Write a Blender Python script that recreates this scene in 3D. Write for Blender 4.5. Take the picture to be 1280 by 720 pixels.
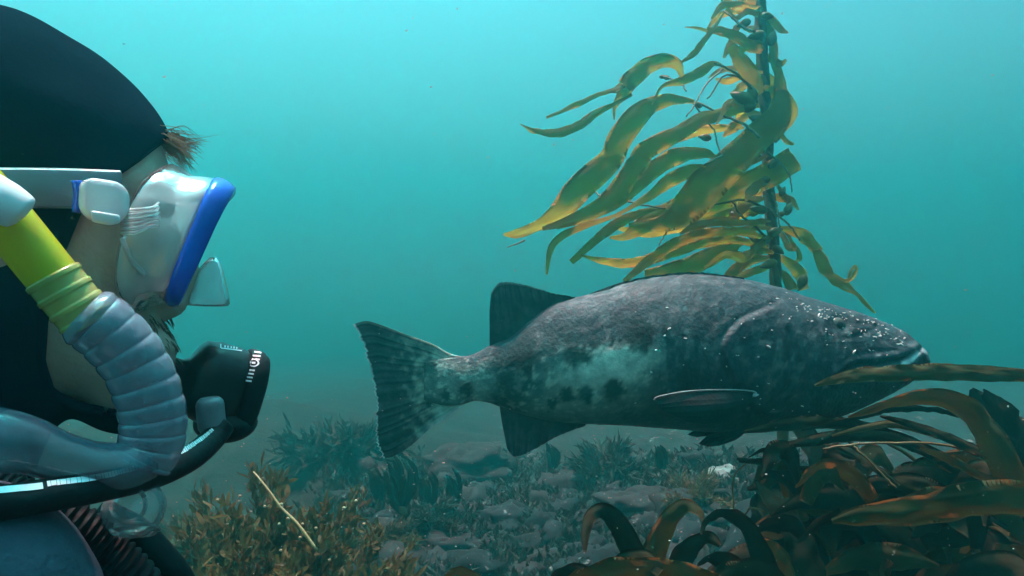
import bpy, bmesh, math, random
import numpy as np
from mathutils import Vector, noise as mnoise

random.seed(7)
rng = np.random.default_rng(7)
S = bpy.context.scene
COL = S.collection
for o in list(bpy.data.objects):
    bpy.data.objects.remove(o)

# ------------------------------------------------------------------ camera
CAM_Z = 1.6                      # metres above the sea bed
FPX = 834.0                      # focal length in pixels of the 1280 wide photograph
cam_d = bpy.data.cameras.new("camera")
cam_d.sensor_width = 36.0
cam_d.lens = 36.0 * FPX / 1280.0
cam_d.clip_start = 0.02
cam_d.clip_end = 500.0
cam = bpy.data.objects.new("camera", cam_d)
COL.objects.link(cam)
cam.location = (0, 0, CAM_Z)
cam.rotation_euler = (math.radians(90), 0, 0)
S.camera = cam

# ------------------------------------------------------------------ world, sun, exposure
SUN_EL, SUN_AZ = 77.0, 45.0     # degrees; azimuth measured from +Y (view direction) towards -X
world = bpy.data.worlds.new("World")
S.world = world
world.use_nodes = True
nt = world.node_tree
sky = nt.nodes.new("ShaderNodeTexSky")
sky.sky_type = 'NISHITA'
sky.sun_disc = False
sky.sun_elevation = math.radians(SUN_EL)
sky.sun_rotation = math.radians(-SUN_AZ)
nt.links.new(sky.outputs[0], nt.nodes["Background"].inputs[0])
nt.nodes["Background"].inputs[1].default_value = 0.08
sun_d = bpy.data.lights.new("sun", 'SUN')
sun_d.energy = 5.0
sun_d.angle = math.radians(10)
sun_d.color = (1.0, 0.98, 0.95)
sun = bpy.data.objects.new("sun", sun_d)
COL.objects.link(sun)
el, az = math.radians(SUN_EL), math.radians(SUN_AZ)
to_sun = Vector((-math.sin(az) * math.cos(el), math.cos(az) * math.cos(el), math.sin(el)))
sun.rotation_euler = to_sun.to_track_quat('Z', 'Y').to_euler()
sun.location = (0, 0, 30)

S.view_settings.view_transform = 'Standard'
S.view_settings.look = 'None'
S.view_settings.gamma = 1.0
S.view_settings.use_curve_mapping = False
S.view_settings.exposure = 1.90

S.render.engine = 'CYCLES'
cy = S.cycles
cy.use_denoising = True
try:
    cy.denoiser = 'OPENIMAGEDENOISE'
    cy.denoising_input_passes = 'RGB_ALBEDO_NORMAL'
    cy.denoising_prefilter = 'ACCURATE'
except Exception:
    pass
cy.max_bounces = 6
cy.diffuse_bounces = 2
cy.glossy_bounces = 2
cy.transmission_bounces = 5
cy.transparent_max_bounces = 12
cy.volume_bounces = 3
cy.caustics_reflective = False
cy.caustics_refractive = False
cy.sample_clamp_indirect = 6.0

# water: one even volume round the camera and the whole scene
WATER_TOP = CAM_Z + 12.0
WATER_BOTTOM = -19.5
WATER_HALF = 75.0
WATER_DENSITY = 0.12
WATER_ALBEDO = (0.05, 0.762, 0.758)
WATER_ABSORB = (0.29, 0.0, 0.0)
WATER_G = 0.87

# ------------------------------------------------------------------ helpers
def P(px, py, d):
    """pixel of the 1280x720 photograph + distance along the view axis -> world point"""
    return Vector(((px - 640.0) / FPX * d, d, CAM_Z - (py - 360.0) / FPX * d))

def tag(o, label=None, cat=None, group=None, kind=None):
    if label: o["label"] = label
    if cat: o["category"] = cat
    if group: o["group"] = group
    if kind: o["kind"] = kind
    return o

def thing(name, label, cat, loc=(0, 0, 0), group=None):
    o = bpy.data.objects.new(name, None)
    o.empty_display_size = 0.05
    COL.objects.link(o)
    o.location = loc
    return tag(o, label, cat, group)

def add(name, me, mat, parent=None, smooth=True):
    """link a mesh (vertices in world space) as an object; a child keeps its world place"""
    if smooth:
        me.polygons.foreach_set("use_smooth", np.ones(len(me.polygons), dtype=bool))
    if mat is not None and not me.materials:
        me.materials.append(mat)
    o = bpy.data.objects.new(name, me)
    COL.objects.link(o)
    if parent is not None:
        o.parent = parent
        off = Vector((0, 0, 0))
        p = parent
        while p is not None:
            off += p.location
            p = p.parent
        o.location = -off
    return o

def mesh(name, verts, faces, cols=None):
    me = bpy.data.meshes.new(name)
    me.from_pydata([tuple(v) for v in verts], [], [tuple(f) for f in faces])
    if cols is not None:
        a = me.color_attributes.new("Col", 'FLOAT_COLOR', 'POINT')
        c = np.ones((len(verts), 4), dtype=np.float32)
        c[:, :3] = np.asarray(cols)[:, :3]
        a.data.foreach_set("color", c.ravel())
    me.update()
    return me

def join(parts):
    """[(verts, faces)] -> one (verts, faces)"""
    V, Fc, n = [], [], 0
    for v, f in parts:
        V.extend([tuple(q) for q in v])
        Fc.extend([tuple(i + n for i in q) for q in f])
        n += len(v)
    return V, Fc

def curve(pts, n, k=None):
    """Catmull-Rom through pts (any dimension), n samples evenly spaced in the parameter"""
    p = np.asarray(pts, dtype=float)
    if len(p) == 2:
        t = np.linspace(0, 1, n)[:, None]
        return p[0] * (1 - t) + p[1] * t
    e = np.vstack([2 * p[0] - p[1], p, 2 * p[-1] - p[-2]])
    t = np.linspace(0, len(p) - 1 - 1e-9, n)
    i = t.astype(int)
    f = (t - i)[:, None]
    a, b, c, d = e[i], e[i + 1], e[i + 2], e[i + 3]
    return 0.5 * (2 * b + (c - a) * f + (2 * a - 5 * b + 4 * c - d) * f ** 2 + (3 * b - a - 3 * c + d) * f ** 3)

def grid_faces(n, m, close_m=False, base=0, flip=False):
    F = []
    mm = m if close_m else m - 1
    for i in range(n - 1):
        for j in range(mm):
            j2 = (j + 1) % m
            q = (base + i * m + j, base + i * m + j2, base + (i + 1) * m + j2, base + (i + 1) * m + j)
            F.append(q[::-1] if flip else q)
    return F

def vnoise(p, s=1.0, o=2, seed=0.0):
    """smooth fractal noise of an (n,3) array, about -1..1"""
    out = np.zeros(len(p))
    for i, q in enumerate(p):
        out[i] = mnoise.fractal(Vector((q[0] * s + seed, q[1] * s - seed, q[2] * s + 3 * seed)), 1.0, 2.0, o)
    return out

def tube(path, radii, seg=12, cap=True, squash=1.0, up=None):
    """tube along a path of world points; radii a number or a list"""
    p = np.asarray([tuple(q) for q in path], dtype=float)
    n = len(p)
    r = np.full(n, radii) if np.isscalar(radii) else np.asarray(radii, dtype=float)
    t = np.gradient(p, axis=0)
    t /= np.linalg.norm(t, axis=1)[:, None] + 1e-12
    ref = np.array(up if up is not None else (0.13, -0.97, 0.21))
    V = []
    a = np.linspace(0, 2 * math.pi, seg, endpoint=False)
    for i in range(n):
        x = ref - t[i] * (ref @ t[i])
        nx = np.linalg.norm(x)
        if nx < 1e-4:
            x = np.cross(t[i], (0, 0, 1)); nx = np.linalg.norm(x)
        x /= nx
        y = np.cross(t[i], x)
        ref = x
        V.extend(p[i] + r[i] * (np.cos(q) * x + np.sin(q) * squash * y) for q in a)
    F = grid_faces(n, seg, True)
    if cap:
        F.append(tuple(range(seg))[::-1])
        F.append(tuple((n - 1) * seg + k for k in range(seg)))
    return V, F

def ellipsoid(c, rx, ry, rz, rot=None, nu=16, nv=10):
    V, F = [], []
    for i in range(nv + 1):
        th = math.pi * i / nv
        for j in range(nu):
            ph = 2 * math.pi * j / nu
            q = Vector((rx * math.sin(th) * math.cos(ph), ry * math.sin(th) * math.sin(ph), rz * math.cos(th)))
            if rot is not None: q = rot @ q
            V.append(q + Vector(c))
    return V, grid_faces(nv + 1, nu, True, flip=True)

# ------------------------------------------------------------------ materials
def mat(name, base, rough=0.6, vary=None, vary_scale=8.0, bump=0.0, bump_scale=60.0, spec=0.4,
        translucent=0.0, clear=0.0, attr=False, metal=0.0, trans_tint=None, detail=5.0, speck=None, tex=False):
    m = bpy.data.materials.new(name)
    m.use_nodes = True
    n, l = m.node_tree.nodes, m.node_tree.links
    b = n["Principled BSDF"]
    out = n["Material Output"]
    b.inputs["Roughness"].default_value = rough
    b.inputs["Metallic"].default_value = metal
    b.inputs["Specular IOR Level"].default_value = spec
    b.inputs["Base Color"].default_value = (*base, 1)
    tc = n.new("ShaderNodeTexCoord")
    csock = None
    if attr:
        at = n.new("ShaderNodeAttribute"); at.attribute_name = "Col"
        csock = at.outputs["Color"]
    if vary is not None:
        nz = n.new("ShaderNodeTexNoise")
        nz.inputs["Scale"].default_value = vary_scale
        nz.inputs["Detail"].default_value = detail
        nz.inputs["Roughness"].default_value = 0.65
        l.new(tc.outputs["Object"], nz.inputs["Vector"])
        mr = n.new("ShaderNodeMapRange")
        mr.inputs["From Min"].default_value = 0.35
        mr.inputs["From Max"].default_value = 0.65
        l.new(nz.outputs["Fac"], mr.inputs["Value"])
        mx = n.new("ShaderNodeMix"); mx.data_type = 'RGBA'
        mx.inputs["A"].default_value = (*base, 1)
        mx.inputs["B"].default_value = (*vary, 1)
        l.new(mr.outputs[0], mx.inputs["Factor"])
        if csock is not None:
            mm = n.new("ShaderNodeMix"); mm.data_type = 'RGBA'; mm.blend_type = 'MULTIPLY'
            mm.inputs["Factor"].default_value = 1.0
            l.new(csock, mm.inputs["A"]); l.new(mx.outputs["Result"], mm.inputs["B"])
            csock = mm.outputs["Result"]
        else:
            csock = mx.outputs["Result"]
    if speck is not None:
        col, sc, lim = speck
        vz = n.new("ShaderNodeTexNoise")
        vz.inputs["Scale"].default_value = sc
        vz.inputs["Detail"].default_value = 3.0
        l.new(tc.outputs["Object"], vz.inputs["Vector"])
        r2 = n.new("ShaderNodeMapRange")
        r2.inputs["From Min"].default_value = lim
        r2.inputs["From Max"].default_value = lim + 0.04
        l.new(vz.outputs["Fac"], r2.inputs["Value"])
        m2 = n.new("ShaderNodeMix"); m2.data_type = 'RGBA'
        l.new(r2.outputs[0], m2.inputs["Factor"])
        if csock is not None: l.new(csock, m2.inputs["A"])
        else: m2.inputs["A"].default_value = (*base, 1)
        m2.inputs["B"].default_value = (*col, 1)
        csock = m2.outputs["Result"]
    if csock is not None:
        l.new(csock, b.inputs["Base Color"])
    if bump > 0:
        bz = n.new("ShaderNodeTexNoise")
        bz.inputs["Scale"].default_value = bump_scale
        bz.inputs["Detail"].default_value = 4.0
        l.new(tc.outputs["Object"], bz.inputs["Vector"])
        bp = n.new("ShaderNodeBump")
        bp.inputs["Strength"].default_value = bump
        bp.inputs["Distance"].default_value = 0.004
        l.new(bz.outputs["Fac"], bp.inputs["Height"])
        l.new(bp.outputs[0], b.inputs["Normal"])
    sh = b.outputs[0]
    if translucent > 0:
        tr = n.new("ShaderNodeBsdfTranslucent")
        if trans_tint is not None: tr.inputs["Color"].default_value = (*trans_tint, 1)
        elif csock is not None: l.new(csock, tr.inputs["Color"])
        else: tr.inputs["Color"].default_value = (*base, 1)
        ms = n.new("ShaderNodeMixShader"); ms.inputs[0].default_value = translucent
        l.new(sh, ms.inputs[1]); l.new(tr.outputs[0], ms.inputs[2]); sh = ms.outputs[0]
    if clear > 0:
        tp = n.new("ShaderNodeBsdfTransparent")
        ms = n.new("ShaderNodeMixShader")
        # clearer face-on than at grazing angles, as thin silicone or plastic is
        lw = n.new("ShaderNodeLayerWeight"); lw.inputs["Blend"].default_value = 0.35
        mr = n.new("ShaderNodeMapRange")
        mr.inputs["To Min"].default_value = clear
        mr.inputs["To Max"].default_value = clear * 0.25
        l.new(lw.outputs["Facing"], mr.inputs["Value"])
        l.new(mr.outputs[0], ms.inputs[0])
        l.new(sh, ms.inputs[1]); l.new(tp.outputs[0], ms.inputs[2]); sh = ms.outputs[0]
        # the surface gloss stays, however clear the material is
        gl = n.new("ShaderNodeBsdfGlossy"); gl.inputs["Roughness"].default_value = max(0.05, rough)
        if bump > 0: l.new(bp.outputs[0], gl.inputs["Normal"])
        mg = n.new("ShaderNodeMixShader")
        fr = n.new("ShaderNodeFresnel"); fr.inputs["IOR"].default_value = 1.35
        mu = n.new("ShaderNodeMath"); mu.operation = 'MULTIPLY_ADD'; mu.inputs[1].default_value = 0.8; mu.inputs[2].default_value = 0.03
        l.new(fr.outputs[0], mu.inputs[0]); l.new(mu.outputs[0], mg.inputs[0])
        l.new(sh, mg.inputs[1]); l.new(gl.outputs[0], mg.inputs[2]); sh = mg.outputs[0]
    if sh is not b.outputs[0]:
        l.new(sh, out.inputs["Surface"])
    return m

M = {}
M["seabed"] = None
M["fish"] = mat("sea_bass_skin", (1.0, 1.0, 1.0), 0.6, (0.56, 0.57, 0.60), 30, 0.7, 110, 0.22, attr=True, detail=9.0)
M["fin"] = mat("sea_bass_fin", (1.1, 1.1, 1.1), 0.6, (0.45, 0.45, 0.46), 30, 0.4, 120, 0.2, attr=True, translucent=0.15, detail=8.0)
M["fish_eye"] = mat("fish_eye", (0.012, 0.014, 0.016), 0.12, spec=0.6)
M["louse"] = mat("pale_parasite", (0.62, 0.64, 0.60), 0.5)
M["kelp"] = mat("kelp_blade", (0.17, 0.145, 0.035), 0.65, (0.115, 0.10, 0.026), 9, 0.3, 70, 0.15, translucent=0.68, trans_tint=(0.68, 0.57, 0.17))
M["kelp_brown"] = mat("kelp_blade_brown", (0.062, 0.054, 0.018), 0.7, (0.034, 0.031, 0.012), 8, 0.35, 60, 0.15, translucent=0.32, trans_tint=(0.38, 0.30, 0.09),
                      speck=((0.34, 0.32, 0.24), 90, 0.70))
M["kelp_dark"] = mat("kelp_blade_dark", (0.038, 0.029, 0.012), 0.75, (0.018, 0.015, 0.008), 8, 0.35, 60, 0.1, translucent=0.2,
                     speck=((0.25, 0.24, 0.2), 110, 0.73))
M["stipe"] = mat("kelp_stipe", (0.085, 0.05, 0.018), 0.5, (0.16, 0.10, 0.03), 25, 0.5, 90, 0.35)
M["float"] = mat("kelp_float", (0.26, 0.16, 0.04), 0.35, (0.16, 0.10, 0.03), 30, 0.2, 90, 0.4, translucent=0.3)
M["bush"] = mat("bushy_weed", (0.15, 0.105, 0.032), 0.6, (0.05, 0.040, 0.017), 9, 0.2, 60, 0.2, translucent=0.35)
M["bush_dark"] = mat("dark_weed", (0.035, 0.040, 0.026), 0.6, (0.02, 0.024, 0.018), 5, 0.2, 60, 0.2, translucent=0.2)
# ------------------------------------------------------------------ water volume
def build_water():
    m = bpy.data.materials.new("sea_water")
    m.use_nodes = True
    n, l = m.node_tree.nodes, m.node_tree.links
    n.clear()
    out = n.new("ShaderNodeOutputMaterial")
    v = n.new("ShaderNodeVolumePrincipled")
    v.inputs["Color"].default_value = (*WATER_ALBEDO, 1)
    v.inputs["Absorption Color"].default_value = (*WATER_ABSORB, 1)
    v.inputs["Density"].default_value = WATER_DENSITY
    v.inputs["Anisotropy"].default_value = WATER_G
    l.new(v.outputs[0], out.inputs["Volume"])
    h, a, b = WATER_HALF, WATER_BOTTOM, WATER_TOP
    V = [(-h, -h, a), (h, -h, a), (h, h, a), (-h, h, a), (-h, -h, b), (h, -h, b), (h, h, b), (-h, h, b)]
    F = [(3, 2, 1, 0), (4, 5, 6, 7), (0, 1, 5, 4), (1, 2, 6, 5), (2, 3, 7, 6), (3, 0, 4, 7)]
    o = add("haze", mesh("haze", V, F), m, smooth=False)
    tag(o, "blue green sea water filling the whole scene", "water", kind="stuff")
build_water()

# ------------------------------------------------------------------ sea bed
def bed_height(x, y):
    q = Vector((x * 0.45, y * 0.45, 3.3))
    h = 0.22 * mnoise.fractal(q, 1.0, 2.0, 4)
    h += 0.07 * mnoise.fractal(Vector((x * 2.1, y * 2.1, 8.1)), 1.0, 2.1, 3)
    # a low reef rising behind the fish on the left of the picture, lower sand in the middle
    h += 0.42 * math.exp(-(((x + 2.6) / 1.8) ** 2 + ((y - 6.6) / 1.9) ** 2))
    h += 0.40 * math.exp(-(((x - 2.0) / 1.3) ** 2 + ((y - 4.4) / 1.2) ** 2))
    # the bed drops away into deep water beyond the reef
    r = math.hypot(x, y) - 8.0
    h -= 0.075 * (r + math.sqrt(r * r + 12.0)) * 0.5
    return h + 0.03

def build_seabed():
    m = bpy.data.materials.new("sea_bed")
    m.use_nodes = True
    n, l = m.node_tree.nodes, m.node_tree.links
    b = n["Principled BSDF"]
    b.inputs["Roughness"].default_value = 0.9
    b.inputs["Specular IOR Level"].default_value = 0.1
    tc = n.new("ShaderNodeTexCoord")
    def nz(scale, detail=5, rough=0.65):
        q = n.new("ShaderNodeTexNoise")
        q.inputs["Scale"].default_value = scale; q.inputs["Detail"].default_value = detail
        q.inputs["Roughness"].default_value = rough
        l.new(tc.outputs["Object"], q.inputs["Vector"]); return q
    def rmp(src, lo, hi):
        q = n.new("ShaderNodeMapRange")
        q.inputs["From Min"].default_value = lo; q.inputs["From Max"].default_value = hi
        l.new(src, q.inputs["Value"]); return q.outputs[0]
    def mx(f, a, c):
        q = n.new("ShaderNodeMix"); q.data_type = 'RGBA'
        l.new(f, q.inputs["Factor"])
        for s, v in (("A", a), ("B", c)):
            if isinstance(v, tuple): q.inputs[s].default_value = (*v, 1)
            else: l.new(v, q.inputs[s])
        return q.outputs["Result"]
    turf = mx(rmp(nz(5.0).outputs["Fac"], 0.4, 0.62), (0.009, 0.015, 0.014), (0.020, 0.023, 0.019))
    pink = mx(rmp(nz(2.1).outputs["Fac"], 0.47, 0.58), turf, (0.022, 0.024, 0.028))
    green = mx(rmp(nz(3.4, 6).outputs["Fac"], 0.56, 0.64), pink, (0.022, 0.036, 0.02))
    sand = mx(rmp(nz(7.5, 6, 0.7).outputs["Fac"], 0.60, 0.66), green, (0.17, 0.24, 0.22))
    fine = mx(rmp(nz(38.0, 3).outputs["Fac"], 0.62, 0.70), sand, (0.15, 0.21, 0.19))
    # murky dimness on the left is painted in as a fade to the turf colour, the rubble patch lies in the middle and on the right
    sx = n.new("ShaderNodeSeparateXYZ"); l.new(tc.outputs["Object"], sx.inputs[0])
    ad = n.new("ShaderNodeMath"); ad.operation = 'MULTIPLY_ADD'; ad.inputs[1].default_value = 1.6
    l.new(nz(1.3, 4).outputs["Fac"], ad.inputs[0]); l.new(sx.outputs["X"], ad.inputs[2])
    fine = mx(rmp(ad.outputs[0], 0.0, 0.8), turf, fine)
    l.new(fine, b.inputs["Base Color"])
    bp = n.new("ShaderNodeBump"); bp.inputs["Strength"].default_value = 0.9; bp.inputs["Distance"].default_value = 0.03
    l.new(nz(22.0, 6).outputs["Fac"], bp.inputs["Height"]); l.new(bp.outputs[0], b.inputs["Normal"])
    # polar sheet: fine near the camera, coarse far away
    nr, na = 170, 240
    V = []
    for i in range(nr):
        r = 0.2 * (73.0 / 0.2) ** (i / (nr - 1))
        for j in range(na):
            a = 2 * math.pi * j / na
            x, y = r * math.cos(a), r * math.sin(a) + 2.0
            V.append((x, y, bed_height(x, y)))
    V.append((0, 2.0, bed_height(0, 2.0)))
    F = grid_faces(nr, na, True)
    F += [(len(V) - 1, j, (j + 1) % na)[::-1] for j in range(na)]
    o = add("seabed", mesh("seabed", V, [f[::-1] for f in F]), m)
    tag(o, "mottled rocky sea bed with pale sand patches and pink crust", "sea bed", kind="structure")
    M["seabed"] = m
    return m
build_seabed()
# ------------------------------------------------------------------ giant sea bass
FD = 1.75                        # distance of the fish's middle plane
def fish_pt(u, v, w):
    q = P(u, v, FD); q.y += w; return q

fish = thing("sea_bass", "huge dark grey sea bass with pale flank patch swimming to the right", "fish", P(880, 440, FD))

prof = np.array([
    # u     top  bottom half-width (m)
    (530, 453, 500, 0.001), (545, 450, 505, 0.006), (558, 448, 507, 0.013), (572, 446, 507, 0.020), (583, 445, 504, 0.026), (596, 441, 501, 0.032), (614, 431, 504, 0.041),
    (640, 420, 513, 0.056), (662, 401, 520, 0.070), (690, 381, 526, 0.086), (728, 370, 529, 0.104), (756, 363, 530, 0.114),
    (782, 354, 531, 0.121), (823, 346, 534, 0.129), (873, 343, 538, 0.132), (913, 347, 540, 0.131), (940, 351, 540, 0.128),
    (980, 361, 537, 0.120), (1005, 370, 532, 0.113), (1042, 381, 522, 0.098), (1074, 391, 510, 0.083), (1105, 403, 495, 0.066),
    (1126, 413, 484, 0.053), (1140, 423, 475, 0.043), (1150, 433, 468, 0.033), (1156, 440, 463, 0.023), (1160, 446, 457, 0.010)])

def seg_dist(x, y, poly):
    """distance of points to a polyline, and the signed side"""
    d = np.full(x.shape, 1e9); side = np.zeros(x.shape)
    for (ax, ay), (bx, by) in zip(poly[:-1], poly[1:]):
        vx, vy = bx - ax, by - ay
        t = np.clip(((x - ax) * vx + (y - ay) * vy) / (vx * vx + vy * vy), 0, 1)
        dx, dy = x - ax - t * vx, y - ay - t * vy
        e = np.hypot(dx, dy)
        s = np.sign(vx * dy - vy * dx)
        k = e < d
        d[k] = e[k]; side[k] = s[k]
    return d, side

def sstep(a, b, x):
    t = np.clip((x - a) / (b - a), 0, 1)
    return t * t * (3 - 2 * t)

def blob(x, y, cx, cy, rx, ry, ang=0.0, soft=0.35):
    a = math.radians(ang)
    dx, dy = x - cx, y - cy
    e = np.hypot((dx * math.cos(a) + dy * math.sin(a)) / rx, (-dx * math.sin(a) + dy * math.cos(a)) / ry)
    return 1 - sstep(1 - soft, 1 + soft, e)

MOUTH = [(1150, 436), (1138, 445), (1118, 451), (1095, 455), (1072, 456), (1058, 461), (1051, 471)]
GILL = [(962, 384), (930, 399), (912, 413), (903, 430), (906, 452), (916, 474), (930, 496), (952, 518), (985, 533)]
PREOP = [(985, 410), (992, 432), (997, 455), (990, 478), (972, 500)]

def build_body():
    nu, na = 330, 150
    U = np.concatenate([np.linspace(530, 1000, 180, endpoint=False), np.linspace(1000, 1150, 120, endpoint=False), np.linspace(1150, 1160, 30)])
    prof_c = curve(prof, 600)
    T = np.interp(U, prof_c[:, 0], prof_c[:, 1]); B = np.interp(U, prof_c[:, 0], prof_c[:, 2]); W = np.interp(U, prof_c[:, 0], prof_c[:, 3])
    A = np.linspace(0, 2 * math.pi, na, endpoint=False)
    ca, sa = np.cos(A), np.sin(A)
    lat = np.sign(ca) * np.abs(ca) ** 0.88
    ver = np.sign(sa) * np.abs(sa) ** 0.95
    u = np.repeat(U[:, None], na, 1)
    mid = (T + B) / 2 ; hh = (B - T) / 2
    v = mid[:, None] - hh[:, None] * ver[None, :]
    w = W[:, None] * lat[None, :]
    # the back is narrower than the flank
    tt = np.clip((v - T[:, None]) / np.maximum(B - T, 1)[:, None], 0, 1)
    w = w * (0.86 + 0.16 * np.sin(np.pi * np.clip(tt * 1.05, 0, 1)))
    aw = np.abs(w)
    sx = 640 + (u - 640) * FD / (FD - aw)
    sy = 360 + (v - 360) * FD / (FD - aw)
    # ---- relief (metres outward)
    d = np.zeros_like(u)
    side_f = sstep(0.15, 0.5, aw / np.maximum(W[:, None], 1e-6))
    md, ms = seg_dist(sx, sy, MOUTH)
    d += -0.011 * np.exp(-(md / 2.3) ** 2) * side_f
    below = (ms > 0)
    d += 0.006 * np.exp(-((md - 8) / 7.0) ** 2) * side_f * np.where(sx > 1040, 1, 0)
    mx_d, mx_s = seg_dist(sx, sy, [(1120, 438), (1090, 440), (1062, 446), (1046, 458)])
    d += -0.004 * np.exp(-(mx_d / 2.2) ** 2) * side_f
    gd, gs = seg_dist(sx, sy, GILL)
    plate = np.where(gs > 0, -1.0, 1.0) * gd              # in front of the edge > 0
    d += 0.007 * sstep(-3, 2, -plate * -1) * np.exp(-np.clip(plate, 0, None) / 28.0) * side_f
    d += -0.005 * np.exp(-((plate + 3) / 4.0) ** 2) * side_f
    pd, ps = seg_dist(sx, sy, PREOP)
    d += -0.004 * np.exp(-(pd / 3.0) ** 2) * side_f
    pd2, _ = seg_dist(sx, sy, [(985, 440), (990, 470)])
    d += 0.004 * np.exp(-((pd - 6) / 5) ** 2) * side_f
    # brow over the eye and the eye socket, nostril, cheek folds
    er = np.hypot((sx - 1050) / 1.25, sy - 406)
    d += 0.003 * np.exp(-((er - 16) / 5) ** 2) * side_f - 0.007 * np.exp(-(er / 10) ** 2) * side_f
    fold, _ = seg_dist(sx, sy, [(1036, 420), (1056, 423), (1078, 418), (1096, 410)])
    d += -0.004 * np.exp(-(fold / 2.5) ** 2) * side_f
    fold2, _ = seg_dist(sx, sy, [(1072, 404), (1088, 405), (1096, 408)])
    d += -0.0045 * np.exp(-(fold2 / 2.0) ** 2) * side_f
    lit_ridge, _ = seg_dist(sx, sy, [(922, 404), (938, 394), (958, 386), (966, 385)])
    d += 0.0025 * np.exp(-(lit_ridge / 2.0) ** 2) * side_f
    # lateral line
    ll, _ = seg_dist(sx, sy, [(905, 400), (850, 396), (780, 404), (720, 425), (660, 452), (600, 472)])
    d += -0.0012 * np.exp(-(ll / 2.0) ** 2) * side_f
    # ---- position with noise relief
    n = u.size
    q3 = np.stack([u.ravel() / 100, v.ravel() / 100, w.ravel() * 8], 1)
    nz1 = vnoise(q3, 2.2, 3).reshape(u.shape)
    nz2 = vnoise(q3, 9.0, 3, 5.0).reshape(u.shape)
    d += 0.0028 * nz1 * side_f + 0.0007 * nz2
    d[-10:] *= np.linspace(1, 0, 10)[:, None]
    w2 = w + np.sign(ca)[None, :] * d * np.abs(ca)[None, :] ** 0.5
    v2 = v + (-np.sign(sa))[None, :] * (0.6 * nz2) * np.abs(sa)[None, :]
    V = []
    uu, vv, ww = u.ravel(), v2.ravel(), w2.ravel()
    V = np.stack([(uu - 640) / FPX * FD, FD + ww, CAM_Z - (vv - 360) / FPX * FD], 1)
    F = grid_faces(nu, na, True, flip=True)
    F.append(tuple(range(na)))
    F.append(tuple((nu - 1) * na + k for k in range(na))[::-1])
    # ---- skin colouring
    x, y = sx.ravel(), sy.ravel()
    nzA, nzB = nz1.ravel(), nz2.ravel()
    nzD = vnoise(q3, 22.0, 2, 13.0)
    nzC = vnoise(q3 * np.array([1.0, 0.35, 1.0]), 13.0, 2, 9.0)
    xs, ys = x + 10 * nzA + 13 * nzB + 6 * nzD, y + 8 * nzA + 10 * nzB + 5 * nzD
    base = np.array([0.027, 0.040, 0.050])
    col = np.tile(base, (n, 1))
    def mixc(f, c):
        nonlocal col
        f = np.clip(f, 0, 1)[:, None]
        col = col * (1 - f) + np.array(c) * f
    tn = tt.ravel()
    mixc(0.75 * (1 - sstep(0.05, 0.55, tn + 0.12 * nzA)), (0.024, 0.038, 0.051))          # greyer back
    mixc(0.8 * sstep(0.55, 0.92, tn + 0.1 * nzA), (0.028, 0.029, 0.031))                   # shade of the underside painted in
    mixc(0.30 * sstep(0.05, 0.5, nzA + 0.5 * nzB), (0.085, 0.115, 0.125))                     # mottle
    mixc(0.35 * sstep(0.15, 0.5, -nzA + 0.4 * nzB), (0.06, 0.05, 0.05))
    mixc(0.35 * sstep(0.15, 0.6, nzD), (0.085, 0.115, 0.125))
    mixc(0.35 * sstep(0.15, 0.6, -nzD), (0.032, 0.034, 0.037))
    pale = (1.15, 1.12, 0.94)
    mixc(0.95 * blob(xs, ys, 760, 460, 58, 22, -12, 0.5) * (0.78 + 0.35 * nzB), pale)
    mixc(0.5 * blob(x, y, 1056, 408, 24, 13, 8, 0.6), (0.03, 0.032, 0.036))  # shadow of the eye hollow painted round the eye
    mixc(0.40 * blob(xs, ys, 735, 492, 78, 32, -6, 0.6), (0.42, 0.46, 0.40))
    mixc(0.30 * blob(xs, ys, 690, 470, 55, 45, -15, 0.7), (0.34, 0.37, 0.33))
    mixc(0.60 * blob(xs, ys, 602, 482, 18, 26, 0, 0.5), (0.5, 0.55, 0.48))
    mixc(0.60 * blob(xs, ys, 552, 475, 36, 26, 10, 0.6), (0.42, 0.44, 0.38))
    streak = sstep(0.05, 0.5, nzC)
    mixc(0.55 * blob(xs, ys, 840, 440, 55, 32, 10, 0.6) * streak, (0.20, 0.22, 0.21))
    mixc(0.45 * blob(xs, ys, 885, 412, 28, 30, 20, 0.6) * sstep(-0.1, 0.4, nzB), (0.22, 0.22, 0.21))
    mixc(0.40 * blob(xs, ys, 975, 465, 40, 40, 0, 0.6) * sstep(-0.05, 0.4, nzB + 0.3 * nzA), (0.20, 0.20, 0.17))
    mixc(0.35 * blob(xs, ys, 900, 350, 120, 16, 3, 0.6) * sstep(0.0, 0.5, nzB), (0.22, 0.24, 0.25))
    mixc(0.45 * blob(xs, ys, 755, 370, 40, 9, -14, 0.6) * sstep(-0.2, 0.3, nzB), (0.30, 0.33, 0.33))
    # fine pale mottling from the flank back to the tail
    zone = np.clip(1.2 - np.abs(y - 478) / 42, 0, 1) * np.clip((820 - x) / 60, 0, 1)
    mixc(0.65 * zone * sstep(0.10, 0.45, nzB + 0.6 * nzD), (0.70, 0.76, 0.64))
    mixc(0.30 * np.clip(1.1 - np.abs(y - 420) / 60, 0, 1) * sstep(0.25, 0.6, nzB + 0.5 * nzD), (0.30, 0.33, 0.33))
    # dark saddle behind the anal fin and round spots
    mixc(0.70 * blob(xs, ys, 636, 470, 26, 60, 12, 0.6), (0.035, 0.038, 0.042))
    dark = (0.022, 0.025, 0.027)
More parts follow.
